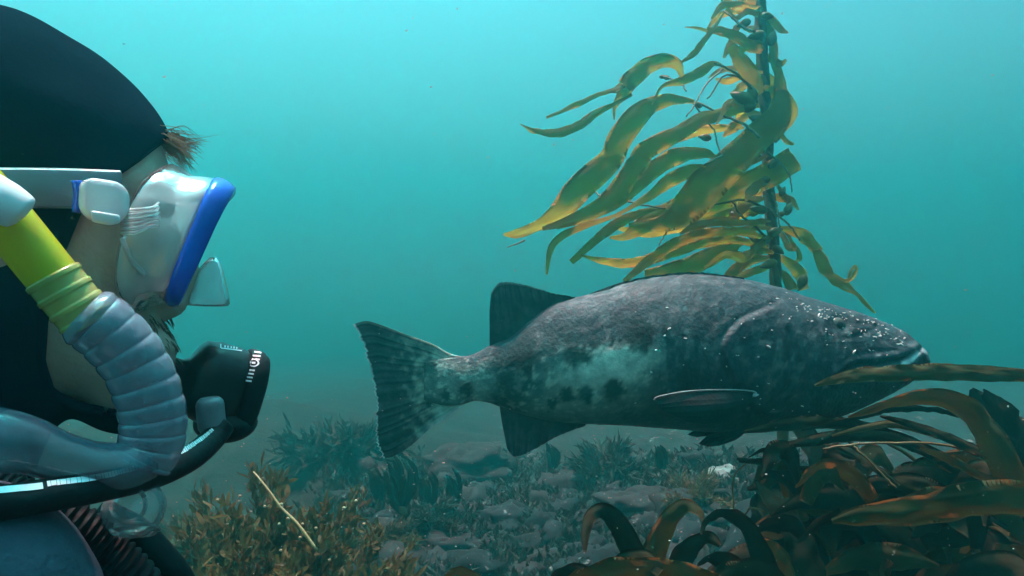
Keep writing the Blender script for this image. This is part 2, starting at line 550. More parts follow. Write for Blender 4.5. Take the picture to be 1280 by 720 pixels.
    for cx, cy, rx, ry, an in ((721, 446, 15, 12, -20), (709, 493, 8, 10, -20), (734, 494, 9, 12, -18), (767, 486, 14, 13, 15),
                               (582, 488, 8, 9, 0), (557, 492, 7, 6, 0), (690, 505, 7, 8, 0), (650, 450, 16, 14, 0),
                               (800, 420, 18, 22, 0), (862, 472, 15, 20, 10), (536, 456, 10, 8, 0)):
        mixc(0.9 * blob(x + 5 * nzB + 4 * nzD, y + 5 * nzB - 4 * nzD, cx, cy, rx, ry, an, 0.3), dark)
    # lips: pale inner lip at the front of the mouth
    lip, _ = seg_dist(x, y, [(1128, 455), (1138, 449), (1146, 440)])
    mixc(0.95 * (1 - sstep(2.2, 4.2, lip + 0.5 * nzB)), (0.62, 0.66, 0.66))
    lip2, _ = seg_dist(x, y, [(1152, 437), (1158, 442), (1161, 448)])
    mixc(0.6 * (1 - sstep(1.5, 3.2, lip2)), (0.45, 0.48, 0.5))
    mixc(0.8 * (1 - sstep(528, 562, x + 14 * nzB + 8 * nzD)), (0.10, 0.11, 0.10))
    mixc(0.75 * np.exp(-(md.ravel() / 2.0) ** 2), (0.015, 0.016, 0.018))
    mixc(0.3 * np.exp(-(lit_ridge.ravel() / 1.3) ** 2), (0.35, 0.37, 0.37))  # lit line along the gill ridge painted pale
    # pale scratches and freckles
    for k in range(34):
        cx, cy = rng.uniform(780, 1110), rng.uniform(352, 515)
        ln, an = rng.uniform(4, 16), rng.uniform(-0.7, 0.5)
        sd, _ = seg_dist(x, y, [(cx, cy), (cx + ln * math.cos(an), cy + ln * math.sin(an))])
        mixc(rng.uniform(0.25, 0.6) * np.exp(-(sd / 0.9) ** 2), (0.33, 0.35, 0.34))
    me = mesh("body", V, F, col)
    ob = add("body", me, M["fish"], fish)
    return ob, V, np.stack([x, y], 1), ww

fish_body, FV, FS, FW = build_body()

def fin_mesh(base, edge, side0, side1, rays, off_base, off_edge, nu=70, nv=34, ray_amp=0.0022, thick=0.0045, edge_col=(0.5, 0.54, 0.54),
             col=(0.055, 0.060, 0.064), ragged=2.0, bow=0.0, edge_w=0.035, pale_base=None):
    """Coons patch between four pixel curves: base and edge run the same way, side0/side1 join their ends.
    off_* : distance from the fish's middle plane in metres"""
    b, e = curve(base, nu), curve(edge, nu)
    s0, s1 = curve(side0, nv), curve(side1, nv)
    u = np.linspace(0, 1, nu)[:, None, None]; v = np.linspace(0, 1, nv)[None, :, None]
    pat = (1 - v) * b[:, None] + v * e[:, None] + (1 - u) * s0[None] + u * s1[None] \
        - ((1 - u) * (1 - v) * b[0] + u * (1 - v) * b[-1] + (1 - u) * v * e[0] + u * v * e[-1])
    uu, vv = u[:, :, 0], v[:, :, 0]
    U2 = np.repeat(uu, nv, 1); V2 = np.repeat(vv, nu, 0)
    rag = np.array([mnoise.noise(Vector((k * 0.55, 2.7, off_edge * 9))) for k in range(nu)])[:, None]
    direc = pat[:, -1:] - pat[:, :1]
    direc = direc / (np.linalg.norm(direc, axis=2, keepdims=True) + 1e-9)
    pat = pat + direc * (rag * ragged * V2 ** 6)[:, :, None]
    uw = U2 + 0.018 * np.sin(U2 * 17 + 1) + 0.012 * np.sin(U2 * 41)
    ph = uw * rays * 2 * math.pi
    wav = np.sin(ph) * ray_amp * (0.4 + 0.6 * V2) + 0.3 * ray_amp * np.sin(2 * ph + 1) * V2
    off = off_base + (off_edge - off_base) * V2 + bow * np.sin(math.pi * V2) * np.sin(math.pi * U2)
    th = thick * (1 - 0.85 * V2)
    verts, cols = [], []
    c0 = np.array(col); ec = np.array(edge_col)
    for s in (-1, 1):
        w = off + wav + s * th * 0.5
        V = np.stack([(pat[..., 0] - 640) / FPX * FD, FD + w, CAM_Z - (pat[..., 1] - 360) / FPX * FD], 2).reshape(-1, 3)
        verts.append(V)
        nzf = vnoise(np.stack([pat[..., 0].ravel() / 12, pat[..., 1].ravel() / 12, np.zeros(V2.size)], 1), 1.0, 3).reshape(V2.shape)
        c = c0[None, None] * (1.0 + 0.30 * sstep(0.45, 0.75, V2)[..., None] * np.sin(2.0 * ph + 0.7)[..., None]) * (1.0 + 0.22 * np.sin(ph)[..., None] * (0.3 + V2[..., None])) * (1 + 0.55 * nzf[..., None])
        if pale_base is not None:
            f = ((1 - sstep(0.25, 0.62, V2 + 0.28 * nzf)) * 0.75)[..., None]
            c = c * (1 - f) + np.array(pale_base) * f
        f = sstep(1 - edge_w * 1.5, 1 - edge_w * 0.4, V2)[..., None]
        c = c * (1 - f) + ec * f
        cols.append(np.clip(c, 0.008, 1).reshape(-1, 3))
    V = np.vstack(verts); C = np.vstack(cols)
    n1 = nu * nv
    F = grid_faces(nu, nv) + grid_faces(nu, nv, base=n1, flip=True)
    rim = [i * nv for i in range(nu)] + [(nu - 1) * nv + j for j in range(1, nv)] + [i * nv + nv - 1 for i in range(nu - 2, -1, -1)] + [j for j in range(nv - 2, 0, -1)]
    for a, c in zip(rim, rim[1:] + rim[:1]):
        F.append((c, a, a + n1, c + n1))
    return V, F, C

def fin(name, **k):
    V, F, C = fin_mesh(**k)
    me = mesh(name, V, F, C)
    return add(name, me, M["fin"], fish)

fin("caudal_fin", base=[(582, 447), (580, 462), (579, 476), (580, 490), (584, 502)],
    edge=[(439, 406), (449, 428), (460, 461), (467, 495), (468, 532), (469, 556), (477, 577)],
    side0=[(582, 447), (561, 442), (541, 431), (505, 418), (475, 407), (456, 402), (439, 406)],
    side1=[(584, 502), (566, 515), (542, 532), (512, 559), (490, 573), (477, 577)],
    rays=15, off_base=0.0, off_edge=0.03, nu=150, nv=60, thick=0.010, ragged=3.5, ray_amp=0.0009, edge_w=0.022, edge_col=(0.85, 0.9, 0.88), pale_base=(0.62, 0.66, 0.56))
fin("dorsal_fin", base=[(612, 433), (632, 426), (652, 411), (672, 395), (694, 382), (720, 375)],
    edge=[(614, 366), (624, 354), (640, 353), (662, 358), (690, 366), (718, 371)],
    side0=[(612, 433), (612, 410), (612, 388), (614, 366)], side1=[(720, 375), (718, 371)],
    rays=10, off_base=0.0, off_edge=-0.01, nu=100, nv=34, thick=0.010, ray_amp=0.0013, ragged=1.8, edge_w=0.03)
fin("anal_fin", base=[(624, 505), (645, 512), (670, 518), (700, 524), (735, 526)],
    edge=[(634, 560), (644, 570), (665, 562), (696, 544), (730, 531)],
    side0=[(624, 505), (627, 525), (631, 545), (634, 560)], side1=[(735, 526), (730, 531)],
    rays=9, off_base=0.0, off_edge=-0.015, nu=90, nv=30, thick=0.010, ray_amp=0.0012, ragged=1.5, edge_w=0.015)
fin("spinous_dorsal_fin", base=[(735, 371), (775, 358), (823, 348), (873, 345), (930, 350)],
    edge=[(737, 367), (778, 352.5), (823, 343.5), (873, 340.5), (928, 347)],
    side0=[(735, 371), (737, 367)], side1=[(930, 350), (928, 347)],
    rays=11, off_base=0.0, off_edge=-0.004, nu=90, nv=8, thick=0.012, ragged=1.0, edge_w=0.05, edge_col=(0.10, 0.11, 0.12))
for s in (-1, 1):
    # pectoral fin lies back along the flank; the near one shows its pale leading edge
    fin("pectoral_fin", base=[(913, 497), (917, 491), (919, 484)] if s < 0 else [(905, 500), (908, 494), (910, 488)],
        edge=[(838, 512), (812, 500), (802, 487)] if s < 0 else [(838, 512), (812, 500), (802, 488)],
        side0=[(913, 497), (890, 511), (862, 515), (838, 512)], side1=[(919, 482), (885, 478.5), (840, 479), (802, 486)],
        rays=6, ray_amp=0.0004, off_base=s * 0.124, off_edge=s * 0.165, nu=60, nv=40, thick=0.012, ragged=1.0, bow=s * 0.02, edge_w=0.01,
        edge_col=(0.02, 0.022, 0.022), col=(0.012, 0.013, 0.014))
    fin("pelvic_fin", base=[(905, 536), (915, 537), (926, 537)], edge=[(866, 549), (877, 552), (890, 551)],
        side0=[(905, 536), (880, 540), (866, 549)], side1=[(926, 537), (912, 545), (890, 551)],
        rays=5, off_base=s * 0.03, off_edge=s * 0.055, nu=40, nv=24, thick=0.010, ragged=1.0, edge_w=0.02, edge_col=(0.1, 0.11, 0.11), col=(0.03, 0.033, 0.036))
# bright leading edge and root of the near pectoral fin
edge_pts = [fish_pt(u, v, -(0.124 + 0.041 * t)) + Vector((0, -0.006, 0.001)) for u, v, t in
            ((922, 485, 0), (918, 480, 0.03), (885, 477.5, 0.3), (840, 478, 0.68), (806, 483, 0.97), (800, 487, 1.0))]
pts = curve([tuple(q) for q in edge_pts], 40)
rad = np.interp(np.linspace(0, 1, 40), [0, 0.05, 0.15, 1], [0.009, 0.006, 0.0022, 0.0016])
add("fin_leading_edge", mesh("fin_leading_edge", *tube(pts, rad, 8)), mat("pale_fin_edge", (0.30, 0.33, 0.33), 0.6, (0.14, 0.15, 0.15), 40), fish)

for s in (-1, 1):
    # eyes
    k = np.argmin(np.hypot(FS[:, 0] - 1050, FS[:, 1] - 406) + np.where(np.sign(FW) == s, 0, 1e5))
    c = Vector(FV[k]); c.y += -s * 0.007
    V, F = ellipsoid(c, 0.021, 0.013, 0.020, nu=28, nv=18)
    eye = add("eye", mesh("eye", V, F), mat("eye_iris", (0.05, 0.05, 0.045), 0.2, (0.11, 0.10, 0.08), 90), fish)
    V, F = ellipsoid(c + Vector((0.001, s * 0.0055, 0.001)), 0.012, 0.0088, 0.0115, nu=24, nv=14)
    add("pupil", mesh("pupil", V, F), M["fish_eye"], eye)

# pale parasites dotted over the head, mostly on the upper side
parts = []
for k in range(150):
    if k < 95:
        t = rng.random()
        px, py = 985 + 150 * t, 368 + 44 * t + abs(rng.normal(0, 13)) + 3
    else:
        px, py = rng.uniform(790, 1130), rng.uniform(365, 520)
    i = np.argmin((FS[:, 0] - px) ** 2 + (FS[:, 1] - py) ** 2 + np.where(FW < 0, 0, 1e6))
    c = Vector(FV[i])
    r = rng.choice([0.0017, 0.0022, 0.003, 0.0042], p=[0.45, 0.33, 0.17, 0.05])
    rot = Vector((rng.normal(), rng.normal() * 0.2, rng.normal() * 0.4)).to_track_quat('X', 'Z').to_matrix()
    parts.append(ellipsoid(c, r * rng.uniform(1.0, 2.0), r * 0.7, r * rng.uniform(0.5, 0.8), rot, 7, 5))
V, F = join(parts)
o = add("skin_parasites", mesh("skin_parasites", V, F), M["louse"], fish)
tag(o, "small pale parasites scattered over the head", kind="stuff")
# ------------------------------------------------------------------ kelp
def blade_mesh(pts, widths, n=26, m=7, ruffle=0.10, twist=0.0, roll=0.0, thick=0.0012, seed=0.0, curl=0.12):
    """leaf-like blade: pts world points along the midline, widths in metres; roll/twist (radians) turn the
    blade's face away from the viewer; its rim is ruffled and its surface wrinkled"""
    p = curve([tuple(q) for q in pts], n)
    w = np.interp(np.linspace(0, 1, n), np.linspace(0, 1, len(widths)), widths)
    t = np.gradient(p, axis=0); t /= np.linalg.norm(t, axis=1)[:, None] + 1e-12
    vy = np.array((0.0, 1.0, 0.0))
    verts = [[], []]
    length = np.linalg.norm(np.diff(p, axis=0), axis=1).sum()
    fq = 1.1 * length / (max(w.max(), 1e-4) * n)         # ruffles keep the same size whatever the blade's length
    fq = min(fq, 0.45)
    for i in range(n):
        side = np.cross(t[i], vy)
        if np.linalg.norm(side) < 0.05: side = np.array((1.0, 0, 0))
        side /= np.linalg.norm(side)
        nrm = np.cross(side, t[i])
        a = roll + twist * (i / (n - 1) - 0.5) + 0.35 * mnoise.noise(Vector((i * 0.13, seed, 1.3)))
        s2 = side * math.cos(a) + nrm * math.sin(a)
        n2 = np.cross(s2, t[i])
        wl = w[i] * (1 + 0.14 * mnoise.noise(Vector((i * fq * 0.6, seed * 3 + 7, 0))))
        for j in range(m):
            x = j / (m - 1) * 2 - 1
            edge = abs(x) ** 1.5
            rf = ruffle * w[i] * edge * mnoise.noise(Vector((i * fq, x * 2.0, seed * 5)))
            rf += curl * w[i] * (x * x - 0.5)
            rf += 0.09 * w[i] * mnoise.noise(Vector((i * fq * 1.8, x * 3.0, seed * 2 + 9)))
            ww = wl * (1 + 0.10 * edge * mnoise.noise(Vector((i * fq * 1.5, x * 5, seed + 4))))
            c = p[i] + s2 * (x * ww * 0.5) + n2 * rf
            h = thick * (1 - 0.93 * abs(x))
            verts[0].append(c + n2 * h * 0.5); verts[1].append(c - n2 * h * 0.5)
    V = verts[0] + verts[1]
    k = n * m
    F = grid_faces(n, m) + grid_faces(n, m, base=k, flip=True)
    rim = [i * m for i in range(n)] + [(n - 1) * m + j for j in range(1, m)] + [i * m + m - 1 for i in range(n - 2, -1, -1)] + [j for j in range(m - 2, 0, -1)]
    for a, c in zip(rim, rim[1:] + rim[:1]):
        F.append((c, a, a + k, c + k))
    return V, F

def px_blade(name, spec, wpx, depth, parent, material, d1=None, **k):
    """midline given in photo pixels; depth runs from the root (depth) to the tip (d1)"""
    d1 = depth if d1 is None else d1
    nn = len(spec)
    pts, ws = [], []
    for i, (x, y) in enumerate(spec):
        d = depth + (d1 - depth) * i / max(1, nn - 1)
        pts.append(P(x, y, d))
    for i, q in enumerate(wpx):
        d = depth + (d1 - depth) * i / max(1, len(wpx) - 1)
        ws.append(q * d / FPX)
    V, F = blade_mesh(pts, ws, **k)
    return add(name, mesh(name, V, F), material, parent)

def px_tube(name, spec, rpx, depth, parent, material, d1=None, n=26, seg=7, wob=0.0):
    d1 = depth if d1 is None else d1
    nn = len(spec)
    pts = [tuple(P(x, y, depth + (d1 - depth) * i / max(1, nn - 1))) for i, (x, y) in enumerate(spec)]
    p = curve(pts, n)
    if wob:
        for i in range(n):
            p[i] += np.array(mnoise.noise_vector(Vector((i * 0.5, spec[0][0], 0)))) * wob
    r = np.interp(np.linspace(0, 1, n), np.linspace(0, 1, len(rpx)), rpx) * np.linspace(depth, d1, n) / FPX
    return add(name, mesh(name, *tube(p, r, seg)), material, parent)

def px_float(px, py, depth, rpx, parent, ang=0.0, stretch=1.6):
    r = rpx * depth / FPX
    a = math.radians(ang)
    ax = Vector((math.cos(a), 0.2, math.sin(a))).normalized()
    rot = ax.to_track_quat('X', 'Z').to_matrix()
    V, F = ellipsoid(P(px, py, depth), r * stretch, r, r, rot, 12, 9)
    # pear shape: one end drawn out towards the blade stalk
    c = P(px, py, depth)
    V2 = []
    for v in V:
        t = (v - c).dot(ax) / (r * stretch)
        s = 1 - 0.45 * max(0, t) ** 1.5
        q = (v - c); al = ax * q.dot(ax)
        V2.append(c + al * (1 + 0.35 * max(0, t)) + (q - al) * s)
    return add("float", mesh("float", V2, F), M["float"], parent)

KD = 2.35
kelp = thing("giant_kelp", "tall golden giant kelp stalk with streaming blades rising behind the fish", "kelp", (P(975, 720, KD).x, KD, bed_height(P(975, 720, KD).x, KD)))
kx = P(975, 720, KD).x
# stipes: two or three strands twisted round each other, from the holdfast up out of the picture
STALK = [(946, -420), (944, -250), (946, -120), (949, -30), (951, 30), (954, 90), (957, 140), (960, 195), (962, 250), (966, 300), (970, 352),
         (974, 430), (978, 520), (980, 620), (979, 760), (976, 905)]
sp = curve([tuple(P(x, y, KD)) for x, y in STALK], 150)
sp[-1][2] = bed_height(sp[-1][0], KD) - 0.03
for k in range(3):
    q = sp.copy()
    for i in range(len(q)):
        a = i * 0.28 + k * 2.1
        amp = 0.0095 * (1 + 0.4 * mnoise.noise(Vector((i * 0.1, k, 0))))
        q[i][0] += amp * math.cos(a); q[i][1] += amp * math.sin(a) * 1.1
    rr = 0.0125 + 0.003 * np.array([mnoise.noise(Vector((i * 0.35, k * 3.0, 5))) for i in range(len(q))])
    add("stipe", mesh("stipe", *tube(q, rr, 9)), M["stipe"], kelp)

UP = [
    # midline pixels (root to tip), widths in pixels, depth root, depth tip, roll, twist
    ([(955, 62), (940, 58), (925, 48), (903, 39), (884, 36)], [9, 16, 18, 15, 5], 2.33, 2.25, 0.2, 0.5),
    ([(950, 118), (940, 96), (926, 76), (914, 58)], [14, 22, 20, 12], 2.32, 2.28, 0.1, 0.3),
    ([(944, 112), (925, 96), (908, 86), (892, 79), (875, 90), (852, 101), (828, 108), (815, 131)], [3, 3, 4, 8, 14, 11, 4, 2], 2.33, 2.15, 0.2, 0.6),
    ([(853, 96), (846, 81), (832, 75), (812, 81), (795, 94), (781, 108)], [5, 13, 17, 21, 24, 20], 2.2, 2.12, 0.2, 0.7),
    ([(786, 100), (768, 112), (748, 118), (720, 131), (683, 147)], [14, 10, 6, 7, 3], 2.14, 2.05, 0.4, 0.8),
    ([(787, 102), (778, 118), (769, 132), (768, 150)], [20, 15, 8, 2], 2.14, 2.12, 0.3, 0.8),
    ([(790, 118), (768, 130), (745, 141), (726, 155), (700, 165), (670, 164), (650, 155)], [4, 5, 9, 13, 13, 8, 1], 2.13, 2.0, 0.2, 0.5),
    ([(868, 127), (850, 124), (830, 126), (802, 139), (776, 172), (764, 198), (744, 217), (718, 242), (695, 268), (668, 284), (644, 292), (629, 293)],
     [5, 12, 18, 26, 33, 32, 35, 33, 26, 15, 12, 3], 2.28, 2.08, 0.15, 0.5),
    ([(945, 128), (912, 139), (882, 147), (846, 166), (809, 187), (796, 204), (777, 232), (757, 254), (714, 275), (678, 286)],
     [7, 14, 20, 22, 26, 25, 26, 22, 14, 5], 2.3, 2.12, 0.1, 0.4),
    ([(930, 160), (905, 160), (880, 163), (850, 170), (818, 186), (800, 200)], [4, 9, 13, 14, 9, 3], 2.36, 2.3, 0.3, 0.6),
    ([(950, 172), (920, 184), (897, 195), (882, 191), (852, 193), (822, 208), (790, 235), (768, 253), (733, 271), (696, 285)],
     [3, 3, 5, 14, 21, 22, 20, 18, 13, 4], 2.33, 2.15, 0.2, 0.4),
    ([(950, 186), (925, 196), (897, 209), (865, 213), (838, 226), (815, 243), (792, 257), (768, 270), (732, 282), (703, 295), (688, 313), (683, 343)],
     [3, 4, 8, 17, 18, 12, 6, 5, 8, 10, 9, 3], 2.3, 2.1, 0.2, 0.6),
    ([(978, 112), (972, 146), (944, 174), (914, 204), (884, 234), (853, 264), (828, 279), (786, 281)], [16, 34, 38, 44, 46, 40, 22, 5], 2.28, 2.2, 0.05, 0.2),
    ([(994, 198), (962, 218), (922, 236), (884, 252), (846, 265), (808, 279), (782, 295), (762, 297)], [31, 32, 34, 36, 34, 23, 12, 3], 2.31, 2.24, 0.05, 0.2),
    ([(840, 255), (806, 264), (777, 276), (748, 297), (714, 328)], [5, 9, 14, 12, 8], 2.27, 2.12, 0.3, 0.6),
    ([(962, 300), (930, 290), (900, 290), (862, 297), (832, 312), (808, 328), (780, 352)], [6, 11, 13, 15, 15, 13, 6], 2.3, 2.15, 0.2, 0.5),
    ([(930, 300), (912, 309), (882, 324), (846, 338), (806, 343)], [8, 18, 27, 26, 10], 2.4, 2.3, 0.1, 0.3),
    ([(962, 312), (920, 300), (876, 305), (830, 319), (786, 329), (752, 326), (726, 319)], [5, 10, 12, 13, 13, 9, 2], 2.35, 2.12, 0.2, 0.5),
    ([(962, 322), (934, 327), (912, 345), (905, 365)], [6, 14, 14, 8], 2.33, 2.3, 0.2, 0.5),
    ([(960, 262), (930, 262), (890, 270), (850, 282), (806, 290), (770, 285)], [6, 22, 26, 22, 14, 4], 2.42, 2.35, 0.2, 0.4),
    ([(963, 276), (930, 278), (905, 276), (870, 282), (850, 292)], [5, 12, 14, 10, 3], 2.27, 2.2, 0.4, 0.8),
    ([(960, 20), (966, 50), (971, 85), (976, 118)], [8, 13, 15, 20], 2.34, 2.32, 0.3, 0.3),
    ([(958, 95), (975, 118), (984, 142), (974, 168)], [10, 22, 26, 8], 2.38, 2.36, 0.3, 0.5),
    ([(955, 140), (968, 150), (980, 160), (970, 178)], [6, 12, 14, 6], 2.30, 2.28, 0.5, 0.8),
    ([(948, 18), (935, 14), (920, 22), (908, 8), (897, -6)], [7, 9, 6, 5, 3], 2.32, 2.25, 0.4, 0.8),
    ([(945, 2), (930, -4), (915, -12), (900, -40)], [10, 15, 12, 4], 2.33, 2.25, 0.3, 0.6),
    ([(906, 14), (893, 34), (880, 50), (868, 66), (852, 78)], [2, 5, 8, 9, 3], 2.25, 2.18, 0.4, 0.6),
    ([(903, 42), (888, 40), (872, 35), (856, 34)], [3, 4, 4, 1], 2.26, 2.2, 0.2, 0.3),
    ([(975, 285), (992, 289), (1008, 297), (1024, 315)], [6, 13, 17, 13], 2.34, 2.3, 0.3, 0.8),
    ([(1020, 312), (1030, 330), (1040, 345), (1054, 355), (1072, 368), (1094, 391)], [10, 19, 20, 14, 10, 4], 2.3, 2.25, 0.3, 0.9),
    ([(1050, 352), (1062, 350), (1070, 340), (1070, 333), (1064, 338), (1060, 350)], [5, 6, 6, 5, 4, 3], 2.27, 2.27, 0.4, 0.5),
    ([(972, 232), (980, 244), (986, 252), (978, 270)], [4, 9, 9, 3], 2.33, 2.31, 0.3, 0.6),
    ([(970, 318), (985, 328), (1000, 342), (1006, 362)], [5, 12, 16, 12], 2.36, 2.36, 0.3, 0.6),
    ([(975, 282), (990, 302), (1000, 320), (990, 332)], [4, 8, 8, 3], 2.38, 2.36, 0.5, 0.8),
    ([(958, 246), (938, 252), (918, 268), (905, 292)], [5, 14, 14, 5], 2.40, 2.38, 0.3, 0.7),
    ([(965, 296), (945, 310), (930, 322), (905, 318), (880, 335)], [6, 12, 15, 12, 4], 2.30, 2.2, 0.4, 0.5),
    # blades above the picture and below, behind the fish
    ([(944, -80), (915, -70), (860, -40), (800, -10 - 40), (740, -30)], [6, 22, 28, 22, 4], 2.35, 2.2, 0.3, 0.5),
    ([(945, -150), (900, -150), (840, -130), (780, -100)], [6, 24, 26, 5], 2.35, 2.3, 0.3, 0.5),
    ([(944, -240), (985, -235), (1040, -200), (1080, -150)], [6, 22, 24, 5], 2.35, 2.45, 0.3, 0.5),
    ([(945, -300), (905, -320), (850, -300), (790, -260)], [6, 24, 26, 5], 2.35, 2.3, 0.3, 0.5),
    ([(974, 430), (930, 440), (880, 460), (830, 455)], [6, 24, 26, 5], 2.36, 2.5, 0.3, 0.5),
    ([(978, 520), (1010, 545), (1030, 590), (1040, 640)], [8, 28, 30, 12], 2.30, 2.2, 0.3, 0.5),
    ([(978, 560), (960, 590), (962, 630), (975, 668)], [8, 24, 30, 12], 2.28, 2.2, 0.3, 0.5),
    ([(979, 600), (950, 628), (948, 660), (958, 700)], [8, 24, 26, 12], 2.3, 2.25, 0.3, 0.5),
]
for i, (pts, w, d0, d1, roll, tw) in enumerate(UP):
    px_blade("blade", pts, w, d0, kelp, M["kelp" if i < len(UP) - 3 else "kelp_dark"], d1, roll=roll * (1 if i % 2 else -1), twist=tw * (1 if i % 3 else -1), seed=i * 1.7,
             n=56, ruffle=0.26)
for k in range(34):   # smaller blades crowding the stem
    yk = -30 + 390 * (k + rng.random()) / 34
    xk = float(np.interp(yk, [q[1] for q in STALK], [q[0] for q in STALK]))
    ln = rng.uniform(28, 75) * (1.0 if k % 4 else -0.5)
    pts = [(xk, yk), (xk - 0.35 * ln, yk + rng.uniform(-6, 6)), (xk - 0.75 * ln, yk + rng.uniform(0, 16)), (xk - ln, yk + rng.uniform(6, 30))]
    d0 = rng.uniform(2.3, 2.45)
    px_blade("blade", pts, [4, rng.uniform(8, 14), rng.uniform(8, 15), 3], d0, kelp, M["kelp"], d0 + rng.uniform(-0.15, 0.15), roll=rng.uniform(-.7, .7), twist=rng.uniform(-1, 1), seed=500 + k, n=16, m=5, ruffle=0.2)
TH = [
    ([(944, 118), (925, 96), (906, 84), (893, 79)], [1.6, 1.0]), ([(946, 128), (938, 108), (920, 95), (903, 96), (893, 112), (884, 124)], [1.4, 1.0]),
    ([(905, 86), (888, 100), (876, 116), (869, 130), (858, 146)], [1.2, 1.0]), ([(868, 130), (880, 148), (893, 164), (897, 180), (903, 196)], [1.2, 0.9]),
    ([(950, 195), (930, 186), (912, 190), (898, 197), (880, 206)], [1.8, 1.0]), ([(870, 127), (900, 142), (930, 156), (950, 172)], [1.3, 2.0]),
    ([(960, 262), (930, 250), (890, 256), (850, 262), (812, 258), (784, 252)], [1.6, 1.0]), ([(962, 300), (940, 280), (925, 268), (915, 250)], [1.6, 1.0]),
    ([(905, 14), (918, 24), (926, 32), (944, 40)], [1.4, 1.8]), ([(828, 96), (838, 98), (852, 106), (858, 114)], [1.0, 0.9]),
    ([(745, 240), (752, 248), (754, 254)], [1.0, 1.0]), ([(656, 300), (648, 304), (634, 309)], [1.3, 0.7]), ([(965, 240), (972, 262), (974, 285)], [1.4, 1.0]),
    ([(840, 282), (830, 295), (824, 306)], [1.2, 0.8]), ([(960, 190), (985, 215), (990, 240)], [1.2, 0.8]), ([(963, 262), (985, 280), (1000, 300)], [1.4, 1.0]),
]
for i, (pts, r) in enumerate(TH):
    px_tube("blade_stalk", pts, r, 2.3, kelp, M["stipe"], 2.22, n=22, seg=6, wob=0.004)
for px, py, r, an in ((931, 29, 5, 200), (965, 49, 6, 70), (828, 96, 2.6, 10), (833, 97, 3.0, 160), (882, 172, 4.6, 170), (930, 124, 9, 150), (940, 118, 7, 100),
                      (934, 134, 7, 190), (897, 197, 4.0, 160), (985, 262, 5.2, 60), (976, 268, 3.5, 200), (872, 131, 4.0, 150), (947, 44, 6, 190), (950, 150, 7, 160),
                      (968, 172, 6, 30), (975, 152, 6, 300), (950, 262, 6, 170), (968, 290, 6, 20), (955, 300, 6, 190), (972, 312, 5, 330), (944, 300, 4, 150),
                      (1003, 352, 6, 250), (962, 330, 6, 200), (978, 240, 4, 60), (958, 20, 5, 0), (966, 205, 5, 40), (955, 225, 5, 190)):
    px_float(px, py, 2.3, r, kelp, an)
# holdfast: knot of root-like fingers on the rock
hz = bed_height(kx, KD)
parts = []
for k in range(26):
    a = k * 2.4; r = 0.10 + 0.10 * rng.random()
    pts = [(kx, KD, hz + 0.16), (kx + 0.5 * r * math.cos(a), KD + 0.5 * r * math.sin(a), hz + 0.11), (kx + r * math.cos(a), KD + r * math.sin(a), hz - 0.03)]
    parts.append(tube(curve(pts, 8), [0.012, 0.012, 0.011, 0.010, 0.009, 0.008, 0.007, 0.006], 6))
add("holdfast", mesh("holdfast", *join(parts)), M["stipe"], kelp)

